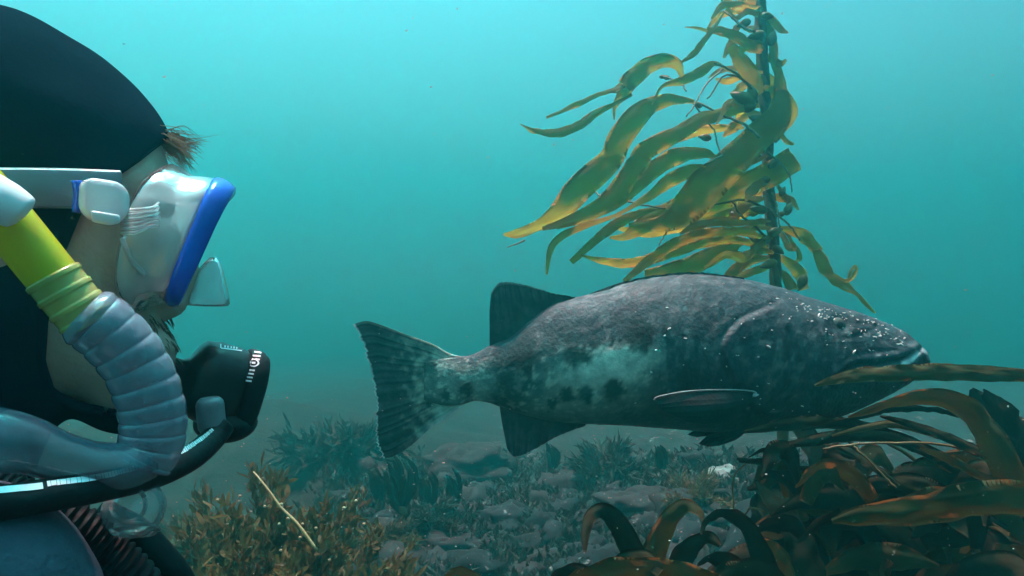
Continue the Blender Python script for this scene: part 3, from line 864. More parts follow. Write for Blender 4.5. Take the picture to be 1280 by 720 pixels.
# ------------------------------------------------------------------ brown kelp in front on the right
ND = 1.45
near = thing("brown_kelp", "dark brown kelp with broad blades crowding the lower right corner before the fish", "kelp",
             (0.95, 1.75, bed_height(0.95, 1.75)))
NR = [
    ([(1290, 470), (1240, 467), (1180, 465), (1130, 466), (1080, 468), (1045, 474), (1018, 482)], [17, 20, 21, 21, 19, 13, 3], 1.28, 1.36, 0.25, 0.2, "kelp_brown"),
    ([(1290, 640), (1262, 590), (1236, 542), (1212, 512), (1173, 497), (1127, 500), (1092, 512), (1060, 522)], [34, 36, 36, 30, 24, 18, 12, 3], 1.36, 1.36, 0.2, 0.4, "kelp_brown"),
    ([(1300, 560), (1270, 532), (1248, 512), (1228, 490)], [34, 44, 36, 10], 1.6, 1.5, 0.3, 0.4, "kelp_dark"),
    ([(1310, 622), (1260, 626), (1195, 630), (1135, 640), (1075, 646), (1040, 652)], [56, 50, 46, 40, 26, 6], 1.22, 1.30, 0.15, 0.2, "kelp_brown"),
    ([(1270, 590), (1232, 568), (1180, 545), (1130, 528), (1100, 520)], [10, 14, 12, 9, 3], 1.4, 1.42, 0.3, 0.5, "kelp_dark"),
    ([(1270, 606), (1228, 596), (1192, 576), (1150, 560)], [5, 11, 14, 4], 1.36, 1.4, 0.3, 0.5, "kelp_brown"),
    ([(1124, 607), (1104, 592), (1082, 578), (1056, 562), (1030, 556)], [4, 10, 11, 10, 4], 1.45, 1.5, 0.3, 0.5, "kelp_dark"),
    ([(1300, 610), (1240, 590), (1196, 580), (1160, 586), (1120, 602), (1085, 620)], [40, 44, 40, 32, 22, 5], 1.52, 1.5, 0.2, 0.3, "kelp_brown"),
    ([(1200, 590), (1150, 560), (1100, 545), (1050, 545), (1010, 552), (975, 556)], [12, 16, 16, 16, 14, 4], 1.5, 1.55, 0.2, 0.3, "kelp_dark"),
    ([(1180, 570), (1130, 548), (1080, 533), (1030, 528), (985, 530), (930, 540)], [8, 12, 14, 16, 18, 4], 1.56, 1.58, 0.2, 0.3, "kelp_dark"),
    ([(1240, 580), (1200, 555), (1160, 540), (1115, 530), (1075, 536), (1040, 545)], [6, 8, 10, 10, 8, 3], 1.45, 1.48, 0.4, 0.5, "kelp_brown"),
    ([(1080, 740), (1060, 690), (1030, 640), (995, 605), (960, 590)], [40, 44, 38, 28, 8], 1.55, 1.66, 0.2, 0.5, "kelp_dark"),
    ([(1020, 740), (1005, 690), (985, 650), (962, 622), (945, 600)], [36, 44, 34, 20, 5], 1.5, 1.6, 0.3, 0.5, "kelp_dark"),
    ([(1150, 700), (1110, 660), (1065, 630), (1020, 612), (985, 602)], [36, 44, 38, 26, 6], 1.46, 1.55, 0.2, 0.5, "kelp_dark"),
    ([(1240, 690), (1200, 640), (1150, 612), (1100, 606), (1060, 610)], [30, 40, 38, 26, 6], 1.42, 1.5, 0.2, 0.5, "kelp_dark"),
    ([(1290, 585), (1262, 562), (1240, 530), (1222, 500), (1214, 486)], [26, 34, 32, 24, 6], 1.7, 1.68, 0.3, 0.6, "kelp_dark"),
    ([(1300, 660), (1276, 620), (1255, 585), (1225, 560)], [40, 50, 44, 12], 1.62, 1.58, 0.3, 0.4, "kelp_dark"),
    ([(1062, 596), (1040, 588), (1018, 590), (1000, 604)], [6, 20, 18, 5], 1.6, 1.62, 0.4, 0.6, "kelp"),
    ([(1090, 640), (1070, 625), (1048, 612), (1030, 606)], [10, 24, 20, 6], 1.52, 1.58, 0.3, 0.6, "kelp_brown"),
    ([(990, 560), (975, 566), (955, 563), (935, 572)], [6, 10, 8, 2], 1.6, 1.65, 0.3, 0.6, "kelp_dark"),
    ([(960, 576), (945, 577), (925, 575), (922, 574)], [8, 8, 6, 2], 1.6, 1.65, 0.3, 0.6, "kelp_dark"),
    ([(1200, 520), (1165, 512), (1120, 512), (1080, 520), (1040, 530), (1000, 538)], [6, 9, 10, 10, 8, 3], 1.5, 1.55, 0.5, 0.4, "kelp_dark"),
]
for i, (pts, w, d0, d1, roll, tw, mt) in enumerate(NR):
    px_blade("blade", pts, w, d0, near, M[mt], d1, roll=roll * (1 if i % 2 else -1), twist=tw * (1 if i % 3 else -1), seed=40 + i * 1.3,
             n=60, m=9, ruffle=0.3, thick=0.0016)
for k in range(95):   # tangled blades of the dark clump
    x0, y0 = rng.uniform(985, 1300), rng.uniform(610, 780)
    d0 = rng.uniform(1.35, 2.0)
    an = rng.uniform(0.3, 2.9); ln = rng.uniform(60, 150)
    pts = [(x0, y0), (x0 + 0.35 * ln * math.cos(an), y0 - 0.40 * ln * math.sin(an)),
           (x0 + 0.8 * ln * math.cos(an), y0 - 0.45 * ln * math.sin(an)), (x0 + 1.2 * ln * math.cos(an), y0 - 0.2 * ln * math.sin(an))]
    px_blade("blade", pts, [rng.uniform(10, 20), rng.uniform(22, 40), rng.uniform(20, 36), 4], d0, near, M["kelp_dark" if k % 2 else "kelp_brown"],
             d0 + rng.uniform(-0.15, 0.1), roll=rng.uniform(-0.6, 0.6), twist=rng.uniform(-0.8, 0.8), seed=90 + k, n=34, ruffle=0.3, thick=0.0016)
for pts, r, d in (([(1270, 590), (1220, 568), (1173, 555), (1111, 554), (1060, 556), (1029, 562)], [1.6, 1.6, 1.2], 1.4),
                  ([(1120, 610), (1100, 590), (1075, 565), (1066, 556)], [1.2, 1.0], 1.42),
                  ([(1180, 660), (1120, 610), (1070, 560), (1040, 530), (1020, 520)], [3, 3, 2], 1.6),
                  ([(1250, 760), (1200, 640), (1150, 580), (1100, 548)], [4, 3, 2], 1.6),
                  ([(1010, 780), (1003, 700), (990, 620), (982, 565)], [5, 4, 3], 1.7),
                  ([(955, 640), (940, 635), (928, 646)], [1.5, 1.0], 1.6), ([(945, 665), (925, 655), (918, 640), (916, 615), (919, 592), (934, 578)], [1.8, 1.2, 1.0], 1.6)):
    px_tube("stipe", pts, r, d, near, M["stipe"], d + 0.06, n=24, seg=7, wob=0.003)

# ------------------------------------------------------------------ strap kelp looping up along the lower edge
strap = thing("strap_kelp", "dark brown strap kelp with blades arching up along the bottom edge", "kelp", (P(860, 720, 1.5).x, 1.5, bed_height(P(860, 720, 1.5).x, 1.5)))
ST = [
    ([(830, 760), (806, 722), (792, 692), (781, 668), (768, 648), (751, 638), (737, 648), (732, 668), (731, 690)], [40, 40, 34, 29, 24, 20, 16, 11, 4], 1.35, 1.22),
    ([(790, 760), (806, 715), (818, 690), (830, 662), (842, 642), (858, 632), (874, 640), (880, 654)], [44, 40, 30, 25, 21, 17, 13, 4], 1.42, 1.34),
    ([(846, 765), (848, 722), (854, 700), (868, 680), (886, 672), (900, 682)], [46, 44, 34, 27, 20, 6], 1.36, 1.3),
    ([(975, 770), (962, 722), (950, 690), (938, 664), (922, 648), (903, 642), (885, 650), (876, 668)], [40, 34, 25, 21, 19, 17, 13, 4], 1.34, 1.24),
    ([(690, 745), (722, 722), (770, 711), (820, 712), (872, 724), (930, 750), (970, 790)], [14, 24, 30, 32, 30, 24, 8], 1.22, 1.3),
    ([(940, 770), (924, 725), (908, 704), (890, 698), (872, 706)], [40, 36, 28, 18, 5], 1.4, 1.34),
    ([(880, 775), (900, 735), (930, 715), (960, 716), (985, 730)], [40, 40, 36, 26, 8], 1.3, 1.3),
    ([(610, 750), (594, 724), (574, 714), (556, 720)], [12, 17, 14, 5], 1.4, 1.36),
    ([(700, 775), (692, 738), (712, 716), (740, 722), (752, 740)], [22, 26, 24, 18, 6], 1.3, 1.25),
    ([(782, 775), (768, 738), (780, 708), (806, 700), (826, 716)], [32, 34, 30, 26, 12], 1.32, 1.25),
    ([(1000, 775), (985, 730), (972, 700), (958, 684), (940, 686)], [34, 34, 30, 22, 6], 1.42, 1.36),
    ([(760, 780), (742, 745), (722, 728), (700, 730)], [24, 26, 20, 6], 1.28, 1.22),
]
for i, (pts, w, d0, d1) in enumerate(ST):
    px_blade("blade", pts, w, d0, strap, M["kelp_brown" if i % 3 == 1 else "kelp_dark"], d1, roll=0.25 * (1 if i % 2 else -1), twist=0.5, seed=200 + i, n=60, ruffle=0.2, thick=0.002)
bz = bed_height(P(860, 720, 1.5).x, 1.5)
bx0 = P(860, 720, 1.5).x
for dx, dy, tpx, tpy, d in ((0.02, 0.02, 830, 760, 1.35), (-0.04, 0.0, 800, 765, 1.4), (0.05, -0.04, 960, 770, 1.34), (0.0, 0.05, 850, 765, 1.36), (0.08, 0, 930, 765, 1.4)):
    t = P(tpx, tpy - 40, d)
    pts = [(bx0 + dx, 1.5 + dy, bz - 0.02), (bx0 + dx * 2 + 0.04, 1.48, (bz + t.z) / 2), tuple(t)]
    add("stipe", mesh("stipe", *tube(curve(pts, 14), np.linspace(0.016, 0.011, 14), 8)), M["stipe"], strap)
# ------------------------------------------------------------------ bushy weeds, palm kelps, rocks, rubble
def ray_bed(px, py, dmax=30):
    """where the ray through a pixel meets the sea bed"""
    d = 0.6
    while d < dmax:
        q = P(px, py, d)
        if q.z <= bed_height(q.x, q.y): return q
        d += 0.04
    return P(px, py, dmax)

def leafy(centre_line, n, ln, wd, spread, up=0.3):
    """many small leaf-shaped faces with a fold down the middle, spread round a line of points"""
    V, F = [], []
    cl = curve([tuple(q) for q in centre_line], 60)
    for k in range(n):
        ii = int(rng.integers(0, 60))
        c = cl[ii] + rng.normal(0, 1, 3) * spread
        d = cl[min(ii + 1, 59)] - cl[max(ii - 1, 0)]
        d = d / (np.linalg.norm(d) + 1e-9) * 1.1 + rng.normal(0, 0.62, 3); d[2] += 0.15
        d /= np.linalg.norm(d)
        s = np.cross(d, rng.normal(0, 1, 3)); s /= np.linalg.norm(s) + 1e-9
        nn = np.cross(d, s)
        L, W = ln * rng.uniform(0.6, 1.4), wd * rng.uniform(0.6, 1.4)
        b = len(V)
        bend = nn * L * rng.uniform(-0.3, 0.3)
        V += [c, c + d * L * .4 + s * W * .5 + nn * W * .2, c + d * L * .4 - s * W * .5 + nn * W * .2, c + d * L * .45 + bend * .3,
              c + d * L * .75 + s * W * .38 + bend * .7, c + d * L * .75 - s * W * .38 + bend * .7, c + d * L + bend]
        F += [(b, b + 1, b + 3), (b, b + 3, b + 2), (b + 1, b + 4, b + 3), (b + 3, b + 5, b + 2), (b + 4, b + 6, b + 3), (b + 3, b + 6, b + 5)]
    return V, F

def bush(name, label, foot, branches, n, ln, wd, spread, material, cat="seaweed", group=None, stem=0.006):
    t = thing(name, label, cat, foot, group)
    for i, br in enumerate(branches):
        pts = [tuple(q) for q in br]
        add("branch", mesh("branch", *tube(curve(pts, 14), np.linspace(stem, stem * 0.4, 14), 6)), M["stipe"], t)
        V, F = leafy([pts[max(0, len(pts) // 3)]] + pts[len(pts) // 3 + 0:], n, ln, wd, spread)
        o = add("foliage", mesh("foliage", V, F), material, t, smooth=False)
        o["kind"] = "stuff"
    return t

# golden bush low on the left with its long pale stipe
GB = 2.15
foot = Vector((P(340, 720, GB).x, GB + 0.1, bed_height(P(340, 720, GB).x, GB + 0.1)))
def br(px, py, d, mid=None):
    tip = P(px, py, d)
    m = foot.lerp(tip, 0.55) + Vector((0, 0, 0.06))
    return [foot, foot.lerp(m, 0.5), m, tip]
brs = [br(318, 594, 2.1), br(345, 600, 2.3), br(290, 640, 2.0), br(250, 622, 2.4), br(235, 680, 2.0), br(300, 690, 1.85), br(375, 660, 2.0), br(350, 640, 2.15),
       br(395, 660, 2.4), br(420, 690, 2.1), br(448, 622, 2.6), br(430, 640, 2.5), br(470, 670, 2.4), br(500, 700, 2.2), br(260, 720, 1.8), br(360, 715, 1.8), br(440, 720, 1.9),
       br(300, 660, 2.4), br(400, 690, 1.95), br(330, 670, 1.9), br(480, 715, 2.0), br(340, 625, 2.2), br(270, 655, 2.2)]
brs += [br(rng.uniform(225, 515), 640 + 90 * rng.random(), rng.uniform(1.8, 2.6)) for k in range(14)]
golden = bush("bushy_seaweed", "bushy golden brown seaweed with a long pale stem at lower left", foot, brs, 560, 0.050, 0.0135, 0.016, M["bush"])
pale_stem = mat("pale_stem", (0.36, 0.27, 0.12), 0.6, (0.24, 0.18, 0.08), 30)
px_tube("long_stem", [(396, 688), (372, 655), (352, 635), (335, 612), (324, 598), (317, 590)], [2.1, 1.8, 1.4, 1.1], 1.86, golden, pale_stem, 1.95, n=24, seg=8)
nub = mat("pale_weed_bead", (0.40, 0.35, 0.2), 0.5, translucent=0.2)
for x, y in ((331, 633), (352, 630), (349, 655), (351, 688), (378, 655), (375, 672), (395, 660), (445, 626), (430, 635), (360, 648), (300, 620), (272, 625), (412, 700), (455, 655)):
    V, F = ellipsoid(P(x, y, 1.9), 0.005, 0.004, 0.004, nu=8, nv=6)
    add("bead", mesh("bead", V, F), nub, golden)

# lower weeds at the extreme lower left and behind
def floor_bush(name, label, px, py, h, r, nb, n, ln, wd, material, group=None, cat="seaweed"):
    f = ray_bed(px, py)
    f.z = bed_height(f.x, f.y) - 0.02
    bb = []
    for k in range(nb):
        a = 2.4 * k + rng.uniform(-0.4, 0.4); rr = r * math.sqrt((k + 0.5) / nb)
        tip = f + Vector((rr * math.cos(a), rr * math.sin(a), h * rng.uniform(0.55, 1.05) * (1 - 0.5 * rr / r)))
        bb.append([f, f.lerp(tip, 0.4) + Vector((0, 0, 0.05)), tip])
    return bush(name, label, f, bb, n, ln * 1.5, wd * 1.1, r * 0.05, material, cat, group)
floor_bush("low_seaweed", "low olive seaweed tuft behind the diver's hoses", 232, 700, 0.34, 0.34, 9, 800, 0.034, 0.008, M["bush"])
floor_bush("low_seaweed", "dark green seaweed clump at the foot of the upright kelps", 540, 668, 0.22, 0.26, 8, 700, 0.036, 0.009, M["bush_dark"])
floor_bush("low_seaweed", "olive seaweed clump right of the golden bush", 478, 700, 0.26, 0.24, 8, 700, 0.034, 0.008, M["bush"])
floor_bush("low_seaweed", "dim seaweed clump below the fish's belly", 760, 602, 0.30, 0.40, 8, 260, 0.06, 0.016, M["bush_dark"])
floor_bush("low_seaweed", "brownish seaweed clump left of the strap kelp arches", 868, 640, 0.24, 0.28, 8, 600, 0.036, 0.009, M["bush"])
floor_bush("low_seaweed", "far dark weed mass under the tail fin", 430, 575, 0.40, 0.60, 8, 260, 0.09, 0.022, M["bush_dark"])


# upright kelps: short trunk dividing into wavy blades that stand up in the water
def palm_kelp(label, px, py_foot, py_top, r, nb):
    f = ray_bed(px, py_foot)
    f.z = bed_height(f.x, f.y) - 0.02
    top = P(px, py_top, f.y)
    H = max(0.25, top.z - f.z)
    t = thing("upright_kelp", label, "kelp", f, "upright kelps standing on the reef")
    k0 = f + Vector((0, 0, H * 0.35))
    add("trunk", mesh("trunk", *tube(curve([tuple(f), tuple(f.lerp(k0, 0.5) + Vector((0.01, 0, 0))), tuple(k0)], 10), np.linspace(r, r * 0.6, 10), 9)), M["stipe"], t)
    for k in range(nb):
        a = 2.4 * k; ln = H * rng.uniform(0.45, 0.75); s_ = rng.uniform(0.05, 0.22) * ln
        b0 = f + Vector((0, 0, H * rng.uniform(0.2, 0.35)))
        pts = [b0, b0 + Vector((s_ * math.cos(a), s_ * math.sin(a), 0.35 * ln)), b0 + Vector((1.3 * s_ * math.cos(a) - 0.03 * ln, 1.3 * s_ * math.sin(a), 0.75 * ln)),
               b0 + Vector((1.1 * s_ * math.cos(a) - 0.16 * ln, 1.1 * s_ * math.sin(a), ln))]
        V, F = blade_mesh(pts, [0.012, 0.045, 0.05, 0.03, 0.006], n=20, m=5, ruffle=0.25, roll=rng.uniform(-.9, .9), seed=300 + k + px)
        add("blade", mesh("blade", V, F), M["kelp_dark"], t)
palm_kelp("thick dark upright kelp standing below the tail fin", 503, 668, 568, 0.035, 10)
palm_kelp("slim dark upright kelp just right of the thick one", 536, 652, 590, 0.022, 9)
palm_kelp("slim upright kelp beneath the anal fin", 566, 655, 588, 0.020, 9)
palm_kelp("short dim upright kelp left of the thick one", 474, 640, 585, 0.025, 9)
palm_kelp("distant upright kelp under the middle of the fish's belly", 690, 600, 556, 0.025, 9)
palm_kelp("distant upright kelp under the fish's pectoral fin", 826, 600, 556, 0.025, 9)

# rocks
def rock_mat(name, a, b, speck=None):
    return mat(name, a, 0.85, b, 6, 0.9, 30, 0.15, speck=speck)
R_dark = rock_mat("dark_rock", (0.012, 0.015, 0.015), (0.026, 0.026, 0.027), ((0.13, 0.16, 0.15), 42, 0.66))
R_pink = rock_mat("crusted_rock", (0.013, 0.018, 0.021), (0.005, 0.009, 0.010), ((0.14, 0.18, 0.17), 38, 0.65))
R_pale = rock_mat("pale_rock", (0.20, 0.31, 0.285), (0.06, 0.10, 0.10))
def rock_mesh(c, r, sx, sy, sz, seed, nu=40, nv=26, amp=1.0):
    V, F = ellipsoid((0, 0, 0), 1, 1, 1, nu=nu, nv=nv)
    out = []
    for v in V:
        k = 1 + amp * 0.36 * mnoise.fractal(v * 1.5 + Vector((seed, 0, 0)), 0.9, 2.1, 5) + amp * 0.08 * mnoise.noise(v * 6 + Vector((0, seed, 0)))
        out.append(Vector((v.x * sx, v.y * sy, v.z * sz)) * (r * k) + Vector(c))
    return out, F
def rock(label, px, py, r, sx, sy, sz, m, seed, d=None):
    f = ray_bed(px, py) if d is None else Vector((P(px, py, d).x, d, 0))
    f.z = bed_height(f.x, f.y)
    V, F = rock_mesh(f + Vector((0, 0, r * sz * 0.25)), r, sx, sy, sz, seed)
    o = add("rock", mesh("rock", V, F), m)
    return tag(o, label, "rock", "rocks on the sea bed")
rock("large pink crusted boulder in the middle under the anal fin", 640, 660, 0.18, 1.3, 1, 0.55, R_pink, 1.0)
rock("dark boulder at the foot of the upright kelps", 560, 690, 0.15, 1.2, 1, 0.6, R_dark, 2.0)
rock("grey boulder under the fish's belly with pale crust", 800, 640, 0.2, 1.4, 1, 0.5, R_dark, 3.0)
rock("pale stone just left of the strap kelp arch", 737, 678, 0.05, 0.7, 1, 0.9, R_pale, 4.0)
rock("pale stone inside the strap kelp arch", 748, 702, 0.07, 1.2, 1, 0.6, R_pale, 5.0)
rock("pale slab seen through the second kelp arch", 912, 668, 0.10, 1.2, 0.8, 0.6, R_pale, 6.0)
rock("big crusted reef boulder behind the brown kelp", 1080, 640, 0.45, 1.3, 1, 0.85, R_pink, 7.0, 3.3)
rock("dark reef boulder filling the lower right corner", 1190, 760, 0.30, 1.5, 1.0, 0.9, R_dark, 8.0, 2.3)
rock("small pale stone lying right of the anal fin tip", 612, 600, 0.07, 1.4, 1, 0.7, R_pale, 9.0)
rock("low pink crusted rock at the bottom edge, left of centre", 585, 715, 0.12, 1.3, 1, 0.5, R_pink, 10.0)
rock("dim pale rock below the pelvic fin", 905, 600, 0.10, 1.3, 1, 0.7, R_pale, 11.0)
rock("far rounded reef rock under the peduncle", 585, 590, 0.28, 1.4, 1, 0.6, R_dark, 12.0)

# loose rubble and shell pieces, too many and too small to count
def rubble(name, label, n, m, smin, smax):
    V, F = [], []
    k = 0
    while k < n:
        px, py = rng.uniform(430, 1150), 585 + 150 * rng.random() ** 0.8
        q = ray_bed(px, py, 14)
        x, y = q.x + rng.normal(0, 0.05), q.y + rng.normal(0, 0.05)
        r = smin + (smax - smin) * rng.random() ** 4.5
        v, f = rock_mesh((x, y, bed_height(x, y) + r * 0.2), r, rng.uniform(0.7, 1.5), rng.uniform(0.7, 1.4), rng.uniform(0.4, 0.9), rng.uniform(0, 90), 12, 8, 1.7)
        b = len(V); V += v; F += [tuple(i + b for i in g) for g in f]
        k += 1
    o = add(name, mesh(name, V, F), m)
    tag(o, label, "rubble", kind="stuff")
rubble("rubble", "dark and pinkish rubble strewn over the sea bed", 650, R_pink, 0.010, 0.12)
rubble("shell_debris", "pale shell fragments and pebbles strewn over the sea bed", 520, R_pale, 0.005, 0.06)
rubble("dark_rubble", "dark rubble strewn over the sea bed", 380, R_dark, 0.010, 0.16)

# short turf algae over stones and rubble
def turf(label, n, m, hmin, hmax):
    V, F = [], []
    for k in range(n):
        q = ray_bed(rng.uniform(400, 1010), 575 + 165 * rng.random(), 12)
        x, y = q.x + rng.normal(0, 0.06), q.y + rng.normal(0, 0.08)
        z = bed_height(x, y) + rng.uniform(-0.01, 0.05)
        for j in range(5):
            h = rng.uniform(hmin, hmax)
            d = Vector((rng.normal(0, 0.6), rng.normal(0, 0.6), 1)).normalized(); s_ = Vector((rng.normal(), rng.normal(), 0)).normalized() * h * 0.16
            b0 = Vector((x + rng.normal(0, 0.012), y + rng.normal(0, 0.012), z)); b = len(V)
            V += [b0 - s_ * 0.5, b0 + s_ * 0.5, b0 + d * h * 0.6 + s_, b0 + d * h * 0.6 - s_, b0 + d * h + Vector((rng.normal(0, h * .2), 0, 0))]
            F += [(b, b + 1, b + 2, b + 3), (b + 3, b + 2, b + 4)]
    o = add("turf_algae", mesh("turf_algae", V, F), m, smooth=False)
    tag(o, label, "algae", kind="stuff")
turf("short dark turf algae covering the rubble", 5200, M["bush_dark"], 0.02, 0.075)
turf("short greyish pink turf algae covering the rubble", 1500, mat("pink_turf", (0.075, 0.06, 0.066), 0.8, (0.03, 0.03, 0.032), 6), 0.015, 0.045)

# particles drifting in the water
V, F = [], []
for k in range(700):
    d = 0.5 + 3.2 * rng.random()
    c = P(rng.uniform(-60, 1340), rng.uniform(-40, 760) if k % 3 else rng.uniform(480, 740), d)
    if c.z < bed_height(c.x, c.y) + 0.02: continue
    r = rng.uniform(0.0004, 0.0011) * (0.5 + 0.5 * d)
    v, f = ellipsoid(c, r * rng.uniform(0.8, 2), r, r * rng.uniform(0.7, 1.4), nu=6, nv=4)
    b = len(V); V += v; F += [tuple(i + b for i in g) for g in f]
o = add("drifting_particles", mesh("drifting_particles", V, F), mat("particle", (0.5, 0.5, 0.45), 0.7, translucent=0.4))
tag(o, "tiny pale particles drifting in the water", "particles", kind="stuff")
# ------------------------------------------------------------------ diver, close on the left, head turned away towards the fish
from mathutils.bvhtree import BVHTree
HC = (130.0, 330.0)                       # pixel of the head's centre
HR = 0.53                                 # its distance from the camera
CAMP = Vector((0, 0, CAM_Z))
_v = P(*HC, 1.0) - CAMP
HD = Vector((_v.x, _v.y, 0)).normalized()        # local depth axis (away from the camera)
HX = Vector((HD.y, -HD.x, 0)).normalized()       # the way the diver faces
HZ = Vector((0, 0, 1))
H0 = CAMP + HD * HR
def HP(X, Y, L=0.0):
    """point at local depth L (metres, negative = nearer) seen at pixel X, Y"""
    d = P(X, Y, 1.0) - CAMP
    t = (HR + L) / d.dot(HD)
    return CAMP + d * t
def HB(X, Y, L=0.0):
    return HP(X, Y, 0.0) + HD * L
SPX = HP(131, 330).x - HP(130, 330).x
SPX = (HP(180, 330) - HP(80, 330)).length / 100.0     # metres per pixel on the middle plane

person = thing("person", "diver in black hood seen in profile, close on the left, facing the fish", "person", HB(-150, 900))

M["skin"] = mat("skin", (0.58, 0.42, 0.33), 0.5, (0.46, 0.32, 0.25), 20, 0.25, 200, 0.3)
M["neoprene"] = mat("neoprene", (0.005, 0.012, 0.021), 0.95, (0.008, 0.019, 0.032), 5, 0.2, 300, 0.0, speck=((0.16, 0.16, 0.15), 75, 0.76))
M["seam"] = mat("hood_seam", (0.016, 0.030, 0.046), 0.8)
M["vest"] = mat("vest_fabric", (0.07, 0.10, 0.14), 0.8, (0.03, 0.05, 0.07), 14, 0.5, 180, 0.2)
M["hair"] = mat("brown_hair", (0.13, 0.085, 0.045), 0.5, (0.28, 0.19, 0.10), 60, translucent=0.2)
M["beard"] = mat("beard_hair", (0.11, 0.08, 0.055), 0.7, (0.17, 0.12, 0.085), 60)
M["silicone"] = mat("clear_silicone", (0.88, 0.90, 0.91), 0.10, (0.74, 0.78, 0.80), 14, 0.9, 30, 1.0, translucent=0.4, clear=0.68)
M["strap_silicone"] = mat("frosted_silicone", (0.28, 0.34, 0.40), 0.4, (0.20, 0.25, 0.31), 10, 0.2, 120, 0.4, translucent=0.3, clear=0.25)
M["buckle"] = mat("milky_plastic", (0.80, 0.86, 0.90), 0.22, (0.66, 0.74, 0.80), 30, 0.1, 90, 0.5, translucent=0.35, clear=0.08)
M["blue"] = mat("blue_plastic", (0.015, 0.10, 0.62), 0.22, (0.01, 0.07, 0.48), 20, 0.1, 120, 0.6)
M["lens"] = mat("mask_lens", (0.55, 0.70, 0.74), 0.03, spec=0.8, clear=0.88)
M["yellow"] = mat("yellow_plastic", (0.62, 0.60, 0.02), 0.25, (0.50, 0.52, 0.02), 12, 0.08, 90, 0.5, translucent=0.3)
M["yellow_clear"] = mat("clear_yellow_plastic", (0.66, 0.64, 0.18), 0.18, (0.55, 0.56, 0.14), 16, 0.1, 60, 0.6, translucent=0.35, clear=0.15)
M["white"] = mat("white_plastic", (0.78, 0.83, 0.86), 0.3, (0.68, 0.74, 0.80), 20, translucent=0.15)
M["corr"] = mat("clear_corrugated_tube", (0.36, 0.43, 0.54), 0.12, (0.22, 0.29, 0.40), 24, 0.4, 60, 0.9, translucent=0.3, clear=0.52)
M["elbow"] = mat("clear_blue_silicone", (0.17, 0.24, 0.32), 0.14, (0.08, 0.12, 0.17), 24, 0.6, 35, 0.9, translucent=0.25, clear=0.45)
M["clear"] = mat("clear_plastic", (0.55, 0.62, 0.62), 0.06, (0.35, 0.42, 0.44), 26, 0.5, 40, 0.9, translucent=0.15, clear=0.80)
M["black"] = mat("black_rubber", (0.003, 0.006, 0.008), 0.55, (0.006, 0.010, 0.013), 25, 0.2, 160, 0.2)
M["black_gloss"] = mat("black_plastic", (0.005, 0.0055, 0.0065), 0.32, (0.013, 0.014, 0.016), 25, 0.12, 140, 0.4)
M["grey_metal"] = mat("grey_fitting", (0.16, 0.18, 0.21), 0.35, (0.11, 0.13, 0.15), 40, 0.1, 120, 0.5)
M["print"] = mat("white_print", (0.75, 0.80, 0.84), 0.5)

# ---- head as a smooth blend of ellipsoids in (pixel, pixel, lateral pixel) space
TILT = math.radians(24)
FW2 = np.array((math.cos(TILT), math.sin(TILT), 0)); UP2 = np.array((math.sin(TILT), -math.cos(TILT), 0)); LA2 = np.array((0, 0, 1.0))
def ell(p, c, r, tilt=True):
    d = p - np.array(c)
    if tilt: q = np.stack([d @ FW2, d @ UP2, d @ LA2], 1)
    else: q = d
    r = np.array(r, dtype=float)
    k0 = np.linalg.norm(q / r, axis=1); k1 = np.linalg.norm(q / r ** 2, axis=1) + 1e-9
    return k0 * (k0 - 1) / k1
def cap(p, a, b, ra, rb):
    a, b = np.array(a, float), np.array(b, float)
    t = np.clip(((p - a) @ (b - a)) / ((b - a) @ (b - a)), 0, 1)
    return np.linalg.norm(p - a - t[:, None] * (b - a), axis=1) - (ra + (rb - ra) * t)
def smin(a, b, k):
    h = np.clip(0.5 + 0.5 * (b - a) / k, 0, 1)
    return b * (1 - h) + a * h - k * h * (1 - h)
def smax(a, b, k):
    return -smin(-a, -b, k)
def sdf_skull(p):
    d = ell(p, (6, 168, 0), (207, 132, 122))
    # flat panels of the hood's crown and forehead
    lat = 0.0060 * p[:, 2] ** 2
    d = smax(d, (p[:, 0] - 115) * 0.503 - (p[:, 1] - 72) * 0.864 + 9 + lat, 8)
    d = smax(d, (p[:, 0] - 117) * 0.690 - (p[:, 1] - 73) * 0.724 + 9 - 3 + lat, 8)
    d = smin(d, ell(p, (95, 335, 0), (98, 165, 104)), 50)
    d = smin(d, ell(p, (140, 440, 0), (70, 66, 82)), 40)
    d = smin(d, ell(p, (150, 488, 0), (46, 38, 50)), 30)
    d = smin(d, cap(p, (-10, 380, 0), (-130, 660, 0), 112, 118), 50)
    return d
def sdf_face(p):
    d = sdf_skull(p)
    d = smin(d, ell(p, (158, 236, 0), (58, 30, 84)), 24)
    d = smin(d, ell(p, (205, 345, 0), (42, 52, 22)), 22)
    d = smin(d, ell(p, (198, 372, 0), (34, 20, 32)), 14)
    d = smin(d, ell(p, (203, 428, 0), (22, 12, 46)), 14)
    d = smin(d, ell(p, (200, 448, 0), (20, 12, 40)), 12)
    for s in (-1, 1):
        d = smin(d, ell(p, (165, 345, 62 * s), (34, 40, 34)), 24)      # cheekbones
        d = -smin(-d, ell(p, (214, 292, 58 * s), (30, 22, 32)), 14)    # eye sockets
        d = smin(d, ell(p, (20, 300, 118 * s), (26, 44, 12)), 8)       # ears
    return d
CEN = np.array((50.0, 300.0, 0.0))
